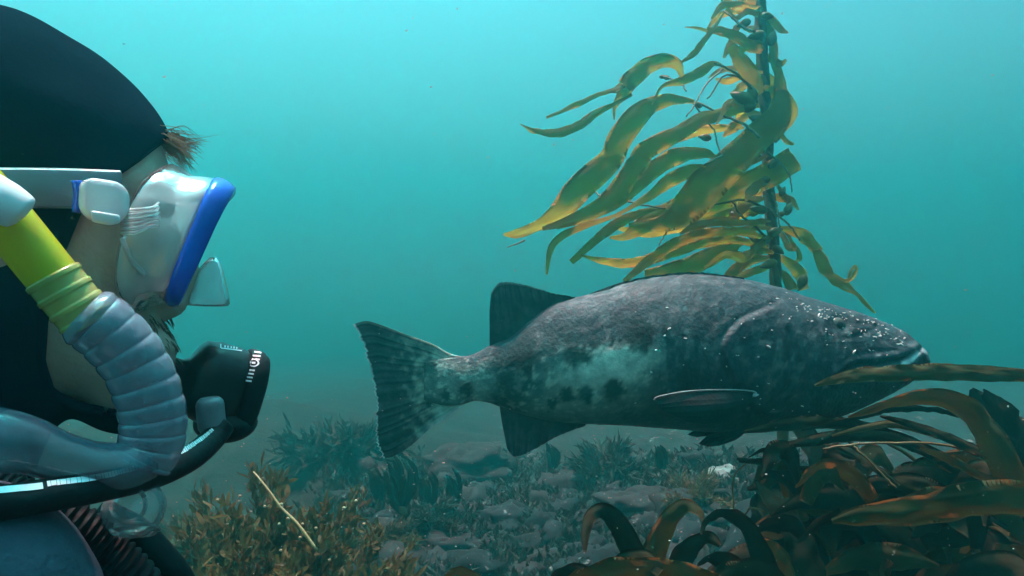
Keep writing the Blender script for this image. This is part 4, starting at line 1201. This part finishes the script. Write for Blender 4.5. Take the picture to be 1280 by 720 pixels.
def star(sdf, off, nu=170, nv=130, rmax=430.0):
    th = np.linspace(0.0, math.pi, nv); ph = np.linspace(0, 2 * math.pi, nu, endpoint=False)
    T, PH = np.meshgrid(th, ph, indexing='ij')
    D = np.stack([np.sin(T) * np.cos(PH), np.sin(T) * np.sin(PH), np.cos(T)], 2).reshape(-1, 3)
    r = np.full(len(D), rmax)
    # march inwards from outside
    for k in range(90):
        e = sdf(CEN + D * r[:, None]) - off
        r = np.where(e > 0.3, r - np.clip(e * 0.6, 0.2, 30), r)
        r = np.maximum(r, 20)
    return CEN + D * r[:, None], nu, nv
def to_world(p):
    return [HB(x, y, l * SPX) for x, y, l in p]
pts, nu_, nv_ = star(sdf_face, 0.0)
body = add("body", mesh("body", to_world(pts), grid_faces(nv_, nu_, True)), M["skin"], person)

# ---- hood: same head a few millimetres larger, open at the face
EDGE = [(222, 150), (213, 168), (192, 185), (166, 209), (148, 223), (122, 240), (97, 275), (74, 330), (60, 395), (56, 445), (66, 482), (98, 503), (150, 512), (260, 520)]
hp, hu, hv = star(sdf_skull, 9.0, 300, 240)
hp = np.array(hp)
def right_of_edge(x, y):
    ex = np.interp(y, [q[1] for q in EDGE], [q[0] for q in EDGE])
    return (x > ex) & (y > 150) & (y < 520)
wr = vnoise(hp, 0.008, 2, 2.0) * 3.0 + vnoise(hp * np.array([1, 1, 0.6]), 0.02, 1, 6.0) * 0.6
dirn = (hp - CEN); dirn /= np.linalg.norm(dirn, axis=1)[:, None]
hp = hp + dirn * wr[:, None]
inside = right_of_edge(hp[:, 0], hp[:, 1])
HF = [f for f in grid_faces(hv, hu, True) if not all(inside[i] for i in f)]
RIMS = []
# snap the rim onto the edge line
used = np.zeros(len(hp), bool)
for f in HF: used[list(f)] = True
for i in np.where(inside & used)[0]:
    hp[i, 0] = np.interp(hp[i, 1], [q[1] for q in EDGE], [q[0] for q in EDGE]) + 1.0
# rolled binding along the opening, one run on each side of the face
rim_i = np.where(inside & used)[0]
for s in (-1, 1):
    g = hp[rim_i[(np.sign(hp[rim_i, 2]) == s) & (np.abs(hp[rim_i, 2]) > 12)]]
    yb = np.linspace(g[:, 1].min() + 4, 508, 46)
    run = []
    for y0 in yb:
        k = np.abs(g[:, 1] - y0) < 9
        if k.sum() >= 2:
            m_ = g[k].mean(0)
            run.append((np.interp(y0, [q[1] for q in EDGE], [q[0] for q in EDGE]), y0, m_[2]))
    run = np.array(run)
    for _ in range(3): run[1:-1, 2] = (run[:-2, 2] + run[1:-1, 2] * 2 + run[2:, 2]) / 4
    RIMS.append([tuple(HB(x, y, (l + 1.5 * s) * SPX)) for x, y, l in run])
remap = -np.ones(len(hp), int); keep = np.where(used)[0]; remap[keep] = np.arange(len(keep))
hood_v = to_world(hp[keep])
hood = add("hood", mesh("hood", hood_v, [tuple(remap[i] for i in f) for f in HF]), M["neoprene"], person)
sm = hood.modifiers.new("thickness", 'SOLIDIFY'); sm.thickness = 0.004; sm.offset = -0.6
for q in RIMS: add("edge_binding", mesh("edge_binding", *tube(curve(q, 90), 0.0036, 10)), M["neoprene"], hood)
hood_bvh = BVHTree.FromPolygons([tuple(v) for v in hood_v], [tuple(remap[i] for i in f) for f in HF])

def cast(px, py, bvh, lift=0.0006):
    d = (P(px, py, 1.0) - CAMP).normalized()
    h = bvh.ray_cast(CAMP, d)
    if h[0] is None: return None
    n = h[1] if h[1].dot(d) < 0 else -h[1]
    return h[0] + n * lift
def seam(pix, r):
    q = [cast(x, y, hood_bvh, 0.0004) for x, y in [tuple(k) for k in curve(pix, 40)]]
    q = [tuple(k) for k in q if k is not None]
    if len(q) > 4: add("seam", mesh("seam", *tube(q, r, 6)), M["seam"], hood)
seam([(-60, -8), (0, 20), (40, 40), (78, 62), (108, 82)], 0.0022)
seam([(110, 84), (85, 98), (60, 113), (30, 132), (-30, 170)], 0.0022)
# hair floating from under the hood
parts = []
for k in range(230):
    L = rng.normal(0, 0.013)
    x0, y0 = rng.uniform(196, 213), rng.uniform(164, 186)
    kind = rng.random()
    tip = (rng.normal(246, 6), rng.normal(182, 3)) if kind < 0.4 else (rng.normal(236, 5), rng.normal(204, 9))
    m = ((x0 + tip[0]) / 2 + rng.uniform(-3, 5), (y0 + tip[1]) / 2 + rng.uniform(-8, 4))
    pp = [tuple(HB(x0, y0, L)), tuple(HB(*m, L + rng.normal(0, 0.004))), tuple(HB(*tip, L + rng.normal(0, 0.01)))]
    parts.append(tube(curve(pp, 9), np.linspace(0.00032, 0.0001, 9), 3))
o = add("hair", mesh("hair", *join(parts)), M["hair"], person); o["kind"] = "stuff"

# beard and moustache
parts = []
P3 = np.array(pts)
sel = np.where((P3[:, 1] > 398) & (P3[:, 1] < 545) & (P3[:, 0] > 168) & ~((P3[:, 0] > 205) & (P3[:, 1] > 432) & (P3[:, 1] < 452)))[0]
for k in range(900):
    q = P3[rng.choice(sel)] + rng.normal(0, 2.0, 3)
    d = (q - CEN); d /= np.linalg.norm(d)
    d = d + np.array((0.3, 0.9, 0)) + rng.normal(0, 0.35, 3); d /= np.linalg.norm(d)
    ln = rng.uniform(2, 6) if q[0] < 165 else rng.uniform(5, 12)
    a = q - d * 2; b = q + d * ln * 0.5; c = q + d * ln + np.array((0, ln * 0.25, 0))
    parts.append(tube([tuple(HB(x, y, l * SPX)) for x, y, l in (a, b, c)], [0.0004, 0.00035, 0.00015], 3, cap=False))
o = add("beard", mesh("beard", *join(parts)), M["beard"], person); o["kind"] = "stuff"

# eyes
for s in (-1, 1):
    c = HB(196, 296, 56 * s * SPX)
    e = add("eye", mesh("eye", *ellipsoid(c, 0.012, 0.012, 0.012, nu=18, nv=12)), mat("eye_white", (0.75, 0.74, 0.72), 0.2), person)
    add("iris", mesh("iris", *ellipsoid(c + HX * 0.0078 - HZ * 0.001, 0.0052, 0.0052, 0.0052, nu=14, nv=10)), mat("eye_iris_blue", (0.06, 0.09, 0.10), 0.15), e)

# wetsuit: torso, arms and legs trailing away to the left, out of the picture
def skin_figure(name, nodes, edges, material):
    me = bpy.data.meshes.new(name)
    me.from_pydata([tuple(n[0]) for n in nodes], edges, [])
    o = bpy.data.objects.new(name, me); COL.objects.link(o)
    md = o.modifiers.new("skin", 'SKIN'); md.use_smooth_shade = True
    for i, n in enumerate(nodes):
        me.skin_vertices[0].data[i].radius = (n[1], n[1])
        me.skin_vertices[0].data[i].use_root = (i == 0)
    sb = o.modifiers.new("sub", 'SUBSURF'); sb.levels = sb.render_levels = 2
    dg = bpy.context.evaluated_depsgraph_get(); dg.update()
    m2 = bpy.data.meshes.new_from_object(o.evaluated_get(dg))
    bpy.data.objects.remove(o)
    m2.materials.clear()
    return add(name, m2, material, person)
NB = HB(-95, 600, 0.0)
DN = (-HX * 0.80 - HZ * 0.60)
chest = NB + DN * 0.20; waist = NB + DN * 0.40; pelvis = NB + DN * 0.56
nodes = [(pelvis, 0.15), (waist, 0.14), (chest, 0.155), (NB + DN * 0.06, 0.085), (HB(-70, 520), 0.066)]
edges = [(0, 1), (1, 2), (2, 3), (3, 4)]
for s in (-1, 1):
    b = len(nodes)
    sh = NB + DN * 0.10 + HD * 0.17 * s
    el = sh + DN * 0.22 - HZ * 0.14 + HD * 0.03 * s
    wr_ = el + HX * 0.12 - HZ * 0.16 - HD * 0.08 * s - HX * 0.10
    hip = pelvis + HD * 0.09 * s; kn = hip + DN * 0.20 - HX * 0.28 - HZ * 0.02; an_ = kn - HX * 0.38 + HZ * 0.04; toe = an_ - HX * 0.20 - HZ * 0.05
    nodes += [(sh, 0.065), (el, 0.045), (wr_, 0.032), (wr_ + HX * 0.03 - HZ * 0.09, 0.036), (hip, 0.095), (kn, 0.062), (an_, 0.042), (toe, 0.04)]
    edges += [(2, b), (b, b + 1), (b + 1, b + 2), (b + 2, b + 3), (0, b + 4), (b + 4, b + 5), (b + 5, b + 6), (b + 6, b + 7)]
skin_figure("wetsuit", nodes, edges, M["neoprene"])
# padded vest lobe on the near shoulder
vp = [HP(-190, 640, -0.10), HP(-120, 690, -0.12), HP(-55, 705, -0.13), HP(5, 745, -0.125), HP(40, 800, -0.11), HP(40, 900, -0.09)]
V, F = tube(curve([tuple(q) for q in vp], 40), np.interp(np.linspace(0, 1, 40), [0, 0.1, 0.5, 0.9, 1], [0.012, 0.034, 0.040, 0.036, 0.012]), 24)
V = [Vector(v) + Vector(mnoise.noise_vector(Vector(v) * 28)) * 0.0022 for v in V]
tag(add("vest_shoulder", mesh("vest_shoulder", V, F), M["vest"], person), "blue grey padded shoulder of the diving vest")

# ------------------------------------------------------------------ diving mask
mask = thing("diving_mask", "clear silicone diving mask with bright blue frame on the diver's face", "diving mask", HB(240, 310))
def rrect(t, hv, hl, n=4.0, notch=0.0):
    """superellipse point (v up, l lateral) at angle t"""
    c, s = math.cos(t), math.sin(t)
    v = hv * math.copysign(abs(s) ** (2 / n), s); l = hl * math.copysign(abs(c) ** (2 / n), c)
    if s < 0 and notch: v += notch * math.exp(-(l / (0.30 * hl)) ** 2)
    return v, l
FU = np.array((0.40, -0.917))
NT = 96
def frame_pt(t, grow=0.0, fwd=0.0):
    v, l = rrect(t, 72 + grow, 132 + grow, 4.0, 34)
    # the lens plane leans and curves back a little at its sides
    x = 246 + FU[0] * v + fwd * 0.917 - 7 * (l / 132) ** 2 + 0.05 * l; y = 308 + FU[1] * v + fwd * 0.40
    return HB(x, y, l * SPX)
def face_pt(t):
    v, l = rrect(t, 92, 118, 3.0, 26)
    x = 190 + 0.22 * v - 42 * (abs(l) / 118) ** 2.0 ; y = 304 - 0.975 * v
    return HB(x, y, l * SPX)
TT = np.linspace(0, 2 * math.pi, NT, endpoint=False)
# skirt: lofted, bulging shell with a feathered lip on the face
rings = []
for k, (a, bul) in enumerate([(0.0, 0), (0.06, 5), (0.15, 7), (0.3, 5), (0.45, 3), (0.6, 6), (0.75, 9), (0.88, 9), (0.96, 6), (1.0, 3)]):
    ring = []
    for t in TT:
        f, g = frame_pt(t, 3, -6), face_pt(t)
        v, l = rrect(t, 1, 1, 3.0)
        out = (HZ * v + HD * l); out = out.normalized() if out.length > 1e-6 else HZ
        q = f.lerp(g, a) + out * (bul * SPX)
        q += Vector(mnoise.noise_vector(q * 70)) * 0.0022 * math.sin(math.pi * a)
        ring.append(q)
    rings.append(ring)
inner = [[q + (HB(170, 305) - q) * 0.03 for q in r] for r in rings[::-1]]
allr = rings + inner
V = [q for r in allr for q in r]
skirt = add("skirt", mesh("skirt", V, grid_faces(len(allr), NT, True)), M["silicone"], mask)
# raised ribs and fold lines moulded in the near cheek of the skirt
skirt_bvh = BVHTree.FromPolygons([tuple(v) for v in V], grid_faces(len(allr), NT, True))
def rib(pix, r, m=M["silicone"], name="rib"):
    q = [cast(x, y, skirt_bvh, 0.0008) for x, y in [tuple(k) for k in curve(pix, 24)]]
    q = [tuple(k) for k in q if k is not None]
    if len(q) > 5: add(name, mesh(name, *tube(q, r, 8)), m, skirt)
rib([(154, 298), (160, 315), (168, 330), (182, 344)], 0.0016)
rib([(205, 380), (225, 350), (243, 315), (258, 280), (268, 245)], 0.0014)
# blue frame
V, F = [], []
prof_f = [(-13, 2), (-11, 9), (-4, 12), (6, 11), (13, 8), (15, 2), (13, -4), (4, -7), (-8, -6), (-12, -3)]
for t in TT:
    for fw, gr in prof_f:
        V.append(frame_pt(t, gr, fw * (0.9 + 0.25 * math.sin(t))))
n = len(prof_f)
F = [(i * n + j, i * n + (j + 1) % n, ((i + 1) % NT) * n + (j + 1) % n, ((i + 1) % NT) * n + j) for i in range(NT) for j in range(n)]
fr = add("frame", mesh("frame", V, F), M["blue"], mask)
V = [frame_pt(t, -5, 9) for t in TT] + [frame_pt(t, -5, 4) for t in TT] + [HB(250, 300), HB(244, 298)]
F = [(NT * 2, i, (i + 1) % NT) for i in range(NT)] + [(NT * 2 + 1, NT + (i + 1) % NT, NT + i) for i in range(NT)] + [(i, (i + 1) % NT, NT + (i + 1) % NT, NT + i) for i in range(NT)]
add("lens", mesh("lens", V, F), M["lens"], mask, smooth=False)
# nose pocket below and in front of the frame
rings = []
for Y0, xa, xb, hw in ((322, 262, 271, 3), (328, 256, 275, 10), (338, 246, 279, 16), (350, 240, 282, 20), (362, 236, 285, 22), (372, 233, 287, 23), (379, 232, 287.5, 22), (382, 234, 285, 18), (383, 245, 275, 6)):
    xm, xr = (xa + xb) / 2, (xb - xa) / 2
    rings.append([HB(xm + xr * math.cos(t), Y0 + 0.02 * xr * math.cos(t), hw * math.sin(t) * SPX) for t in np.linspace(0, 2 * math.pi, 28, endpoint=False)])
V = [q for r in rings for q in r]
add("nose_pocket", mesh("nose_pocket", V, grid_faces(len(rings), 28, True) + [tuple(range(28))[::-1], tuple(range(224, 252))]), M["silicone"], mask)
V, F = ellipsoid(HP(276, 228, -0.03), 0.0022, 0.0022, 0.002, nu=10, nv=7)
add("frame_pin", mesh("frame_pin", V, F), M["white"], mask)
# strap round the back of the hood
V, n = [], 70
for i, a in enumerate(np.linspace(math.radians(-50), math.radians(-310), n)):
    x = 4 + 224 * math.cos(a); l = 150 * math.sin(a)
    yc = 250 - 0.02 * (x - 130)
    for dy, dl in ((-22, 0), (-19, 3), (0, 3.5), (19, 3), (22, 0), (19, -1), (0, -1), (-19, -1)):
        rr = 1 + dl / 200.0
        V.append(HB(4 + (x - 4) * rr, yc + dy, l * rr * SPX))
strap_o = add("strap", mesh("strap", V, grid_faces(n, 8, True) + [tuple(range(8)), tuple((n - 1) * 8 + k for k in range(8))[::-1]]), M["strap_silicone"], mask)

def slab(corners, thick, L, material, name, parent, bev=0.004, seg=3):
    """rounded plastic block from a pixel outline at local depth L"""
    bm = bmesh.new()
    a = [bm.verts.new(HP(x, y, L)) for x, y in corners]
    b = [bm.verts.new(HP(x, y, L) + HD * thick) for x, y in corners]
    bm.faces.new(a); bm.faces.new(b[::-1])
    k = len(corners)
    for i in range(k): bm.faces.new((a[(i + 1) % k], a[i], b[i], b[(i + 1) % k]))
    bmesh.ops.recalc_face_normals(bm, faces=bm.faces)
    bmesh.ops.bevel(bm, geom=list(bm.edges), offset=bev, segments=seg, affect='EDGES', profile=0.6)
    me = bpy.data.meshes.new(name); bm.to_mesh(me); bm.free()
    return add(name, me, material, parent)
bk = slab([(98, 228), (112, 220), (150, 226), (163, 240), (162, 266), (148, 280), (112, 276), (97, 262)], 0.016, -0.098, M["buckle"], "buckle", mask, 0.0045)
slab([(112, 262), (150, 268), (152, 278), (138, 282), (114, 277)], 0.010, -0.103, M["buckle"], "buckle_lever", bk, 0.002)
V, F = tube(curve([tuple(HP(x, y, -0.092)) for x, y in ((96, 226), (98, 245), (96, 266))], 10), 0.0026, 8)
add("buckle_pin", mesh("buckle_pin", V, F), M["blue"], bk)
for k in range(6):
    y = 258 + 5.6 * k
    q = curve([tuple(HP(150 + 2 * k * 0, y + 6, -0.088)), tuple(HP(172, y + 4, -0.087)), tuple(HP(190 + 3 * math.sin(k), y + 2 - k * 1.0, -0.080)), tuple(HP(198, y - 4, -0.072))], 14)
    add("ratchet_rib", mesh("ratchet_rib", *tube(q, 0.0011, 6)), M["silicone"], bk)

# ------------------------------------------------------------------ snorkel
snork = thing("snorkel", "yellow snorkel with clear corrugated lower tube beside the diver's cheek", "snorkel", HP(150, 480, -0.11))
SL = -0.115
def sp_path(pix, n, L0=SL, L1=None):
    L1 = L0 if L1 is None else L1
    k = len(pix)
    return curve([tuple(HP(x, y, L0 + (L1 - L0) * i / (k - 1))) for i, (x, y) in enumerate(pix)], n)
NS = (HP(180, 330, SL) - HP(80, 330, SL)).length / 100.0     # metres per pixel at the snorkel
add("barrel", mesh("barrel", *tube(sp_path([(-150, 90), (-90, 165), (-30, 230), (20, 290), (56, 334), (82, 366)], 40), 34 * NS, 32)), M["yellow"], snork)
# clear yellow collar with moulded rings
q = sp_path([(64, 343), (82, 366), (100, 388), (114, 405)], 60)
r = np.array([36 + 1.8 * (math.sin(i / 60 * 2 * math.pi * 4) > 0.5) for i in range(60)]) * NS
r[0] = 33 * NS
add("collar", mesh("collar", *tube(q, r, 36)), M["yellow_clear"], snork)
# white keeper clip over the barrel
q = sp_path([(-70, 205), (-40, 226), (-8, 246), (20, 262), (32, 270)], 22, SL - 0.022)
r = np.interp(np.linspace(0, 1, 22), [0, 0.1, 0.6, 0.88, 0.96, 1], [20, 28, 29, 24, 16, 3]) * NS
add("keeper_clip", mesh("keeper_clip", *tube(q, r, 24)), M["white"], snork)
# corrugated flexible tube
n = 190
q = sp_path([(102, 390), (128, 408), (156, 436), (176, 468), (188, 502), (192, 532), (188, 558), (176, 578)], n)
ph = np.linspace(0, 1, n) * 10.5 * 2 * math.pi
r = (45.5 + 1.7 * np.abs(np.sin(ph / 2)) ** 0.7 * 2 - 1.7 + 0.5 * np.sin(ph + 1) + np.array([1.2 * mnoise.noise(Vector((i * 0.06, 0, 3))) for i in range(n)])) * NS
r *= np.interp(np.linspace(0, 1, n), [0, 0.06, 0.7, 1], [0.84, 1.0, 1.0, 0.98])
ct = add("corrugated_tube", mesh("corrugated_tube", *tube(q, r, 40, cap=False)), M["corr"], snork)
# bore seen through the clear wall
add("inner_bore", mesh("inner_bore", *tube(q, r * 0.72, 24, cap=False)), mat("tube_bore", (0.20, 0.26, 0.36), 0.4, (0.12, 0.17, 0.26), 30, translucent=0.3, clear=0.3), ct)
# elbow and mouthpiece sweeping back to the left
q = sp_path([(182, 572), (150, 582), (112, 580), (70, 570), (30, 556), (-20, 548), (-90, 545)], 60, SL - 0.004, SL - 0.03)
r = np.interp(np.linspace(0, 1, 60), [0, 0.12, 0.35, 0.6, 0.8, 1], [34, 33, 30, 34, 42, 44]) * NS
V, F = tube(q, r, 32)
V = [Vector(v) + Vector(mnoise.noise_vector(Vector(v) * 35)) * 0.002 for v in V]
add("mouthpiece_elbow", mesh("mouthpiece_elbow", V, F), M["elbow"], snork)
q = sp_path([(120, 545), (122, 562), (120, 580)], 12, SL - 0.02)
# purge cup hanging below
V, F = ellipsoid(HP(168, 636, SL + 0.01), 44 * NS, 38 * NS, 44 * NS, nu=40, nv=26)
V = [Vector(v) + Vector(mnoise.noise_vector(Vector(v) * 45)) * 0.0022 for v in V]
pc = add("purge_cup", mesh("purge_cup", V, F), M["clear"], snork)
for k, (x, y) in enumerate(((168, 662), (160, 630))):
    q = [HP(x + a * math.cos(t), y + b * math.sin(t), SL + 0.01 + 0.012 * math.sin(2 * t)) for a, b in ((30 - 8 * k, 8 + 14 * k),) for t in np.linspace(0, 2 * math.pi, 30)]
    add("purge_rim", mesh("purge_rim", *tube([tuple(v) for v in q], 0.0012, 6)), M["clear"], pc)

# ------------------------------------------------------------------ breathing regulator
reg = thing("regulator", "black breathing regulator with white markings in the diver's mouth", "regulator", HB(270, 480))
AX = np.array((0.955, 0.295)); AU = np.array((0.295, -0.955))
def lathe_px(profile, base, L0=0.0, lat=1.0, nseg=48, sq=2.6):
    rings = []
    for a, r in profile:
        ring = []
        for t in np.linspace(0, 2 * math.pi, nseg, endpoint=False):
            c, s = math.cos(t), math.sin(t)
            cc = math.copysign(abs(c) ** (2 / sq), c); ss = math.copysign(abs(s) ** (2 / sq), s)
            x, y = base[0] + AX[0] * a + AU[0] * r * ss, base[1] + AX[1] * a + AU[1] * r * ss
            ring.append(HB(x, y, L0 + r * cc * lat * SPX))
        rings.append(ring)
    V = [q for g in rings for q in g]
    k = nseg
    return V, grid_faces(len(rings), k, True) + [tuple(range(k))[::-1], tuple((len(rings) - 1) * k + i for i in range(k))]
RB = (210, 462)
V, F = lathe_px([(-8, 17), (14, 18), (22, 22), (30, 40), (38, 49), (55, 53), (78, 53), (88, 52), (92, 49)], RB, lat=1.05)
case = add("case", mesh("case", V, F), M["black_gloss"], reg)
bv = (V, F)
V, F = lathe_px([(90, 50), (92, 55), (98, 57), (108, 56), (114, 52), (116, 46), (115, 42), (118, 38), (121, 22), (121.5, 3)], RB, lat=1.05)
cover = add("front_cover", mesh("front_cover", V, F), M["black"], reg)
V2, F2 = lathe_px([(-24, 8), (-20, 19), (-10, 20), (-6, 15)], RB, lat=1.5)
add("mouthpiece", mesh("mouthpiece", V2, F2), M["black"], reg)
reg_bvh = BVHTree.FromPolygons([tuple(v) for v in bv[0] + V], [tuple(f) for f in bv[1]] + [tuple(i + len(bv[0]) for i in f) for f in F])
# exhaust tee under the case
V, F = ellipsoid(HB(282, 528, 0), 0.022, 0.030, 0.014, HX.to_track_quat('X', 'Z').to_matrix(), 24, 14)
add("exhaust_tee", mesh("exhaust_tee", V, F), M["black"], reg)
def print_poly(poly, bvh, parent, name="print", material=None, lift=0.0007):
    q = [cast(x, y, bvh, lift) for x, y in poly]
    if any(k is None for k in q): return None
    return add(name, mesh(name, q, [tuple(range(len(q)))]), material or M["print"], parent, smooth=False)
def bar(cx, cy, ax, ay, w, h, bvh, parent):
    a = np.array((ax, ay)) / math.hypot(ax, ay); b = np.array((-a[1], a[0]))
    c = np.array((cx, cy))
    return print_poly([tuple(c + a * s * w / 2 + b * t * h / 2) for s, t in ((-1, -1), (1, -1), (1, 1), (-1, 1))], bvh, parent)
# row of bars with a ring in the middle
for k in range(4):
    bar(323 - 1.0 * k, 437 + 4.2 * k, 1, 0.12, 8, 1.8, reg_bvh, case)
    bar(314.5 - 1.3 * k, 463 + 4.4 * k, 1, 0.12, 8, 1.9, reg_bvh, case)
for k in range(16):
    t0, t1 = 2 * math.pi * k / 16, 2 * math.pi * (k + 1) / 16
    cx, cy = 317.5, 454
    print_poly([(cx + 6.2 * math.cos(t0), cy + 5.0 * math.sin(t0)), (cx + 6.2 * math.cos(t1), cy + 5.0 * math.sin(t1)),
                (cx + 4.4 * math.cos(t1), cy + 3.5 * math.sin(t1)), (cx + 4.4 * math.cos(t0), cy + 3.5 * math.sin(t0))], reg_bvh, case)
bar(317.5, 454, 1, 0.1, 3.5, 2.6, reg_bvh, case)
# small boxed mark on the top
for a in ((288, 432.2, 26, 1.3), (289, 437.6, 26, 1.3)): bar(a[0], a[1], 1, 0.13, a[2], a[3], reg_bvh, case)
for x in (275.8, 281, 284.5, 288.5, 292, 295.5, 301.5): bar(x, 434.9 + (x - 288) * 0.13, 0, 1, 5 if x in (275.8, 301.5) else 2.6, 1.5, reg_bvh, case)

# grey swivel and hose
SW = -0.045
q = curve([tuple(HP(x, y, SW)) for x, y in ((262, 497), (263, 512), (265, 530), (268, 542))], 20)
WS = (HP(180, 330, SW) - HP(80, 330, SW)).length / 100.0
r = np.interp(np.linspace(0, 1, 20), [0, 0.08, 0.2, 0.75, 0.8, 1], [14, 19, 21, 21, 19, 19]) * WS
add("swivel", mesh("swivel", *tube(q, r, 26)), M["grey_metal"], reg)
q = curve([tuple(HP(x, y, L)) for x, y, L in ((278, 532, -0.045), (266, 548, -0.052), (240, 571, -0.075), (195, 592, -0.10), (130, 607, -0.125), (60, 619, -0.145),
                                              (0, 629, -0.155), (-80, 636, -0.16), (-180, 660, -0.12))], 110)
rr = np.full(110, 0.0080)
hv_, hf_ = tube(q, rr, 26)
hose = add("hose", mesh("hose", hv_, hf_), M["black"], reg)
hose_bvh = BVHTree.FromPolygons([tuple(v) for v in hv_], [tuple(f) for f in hf_])
# white lettering along the upper side of the hose, worn into one pale line
line = curve([(-4, 613.5), (50, 608), (61, 605), (120, 597), (160, 588), (192, 579), (203, 576), (225, 566), (243, 555), (257, 545), (266, 537)], 400)
wid = np.interp(line[:, 0], [0, 60, 200, 240, 266], [8.0, 7.6, 6.6, 6.0, 4.0])
i = 0
while i < 396:
    x = line[i, 0]
    if 50 < x < 58 or 193 < x < 201: i += 1; continue
    st = 9 if x < 48 else int(rng.integers(3, 7))
    j = min(i + st, 399)
    a, b = line[i], line[j]
    t = (b - a) / (np.linalg.norm(b - a) + 1e-9); nn = np.array((-t[1], t[0]))
    sh = 1.0 if x < 48 else rng.uniform(0.78, 1.0)
    g = 0.0 if x < 48 else 0.25
    print_poly([tuple(a + t * g + nn * wid[i] * 0.5 * sh), tuple(b - t * g + nn * wid[j] * 0.5 * sh), tuple(b - t * g - nn * wid[j] * 0.5 * sh), tuple(a + t * g - nn * wid[i] * 0.5 * sh)],
               hose_bvh, hose, "lettering", lift=0.0004)
    i = j
# ------------------------------------------------------------------ lower hoses
inf = thing("corrugated_hose", "thick black corrugated inflator hose at the bottom left", "hose", HP(120, 690, -0.10))
n = 240
q = curve([tuple(HP(x, y, L)) for x, y, L in ((-20, 612, -0.09), (40, 632, -0.095), (86, 655, -0.10), (128, 688, -0.10), (170, 730, -0.10), (215, 800, -0.09))], n)
r = (33 + 2.6 * np.sin(np.linspace(0, 1, n) * 2 * math.pi * 30)) * NS
add("corrugation", mesh("corrugation", *tube(q, r, 28)), M["black"], inf)
lp = thing("rubber_hose", "smooth black rubber hose under the clear cup at the bottom left", "hose", HP(205, 700, -0.06))
q = curve([tuple(HP(x, y, L)) for x, y, L in ((120, 640, -0.05), (168, 664, -0.055), (200, 695, -0.06), (226, 730, -0.06), (250, 800, -0.05))], 50)
add("hose_jacket", mesh("hose_jacket", *tube(q, 21 * WS, 24)), M["black"], lp)
# tiny bubble above the hood
tag(add("air_bubble", mesh("air_bubble", *ellipsoid(HP(155, 55, 0.05), 0.001, 0.001, 0.0009, nu=12, nv=8)), M["clear"]),
    "tiny pale air bubble drifting above the diver's hood", "bubble")
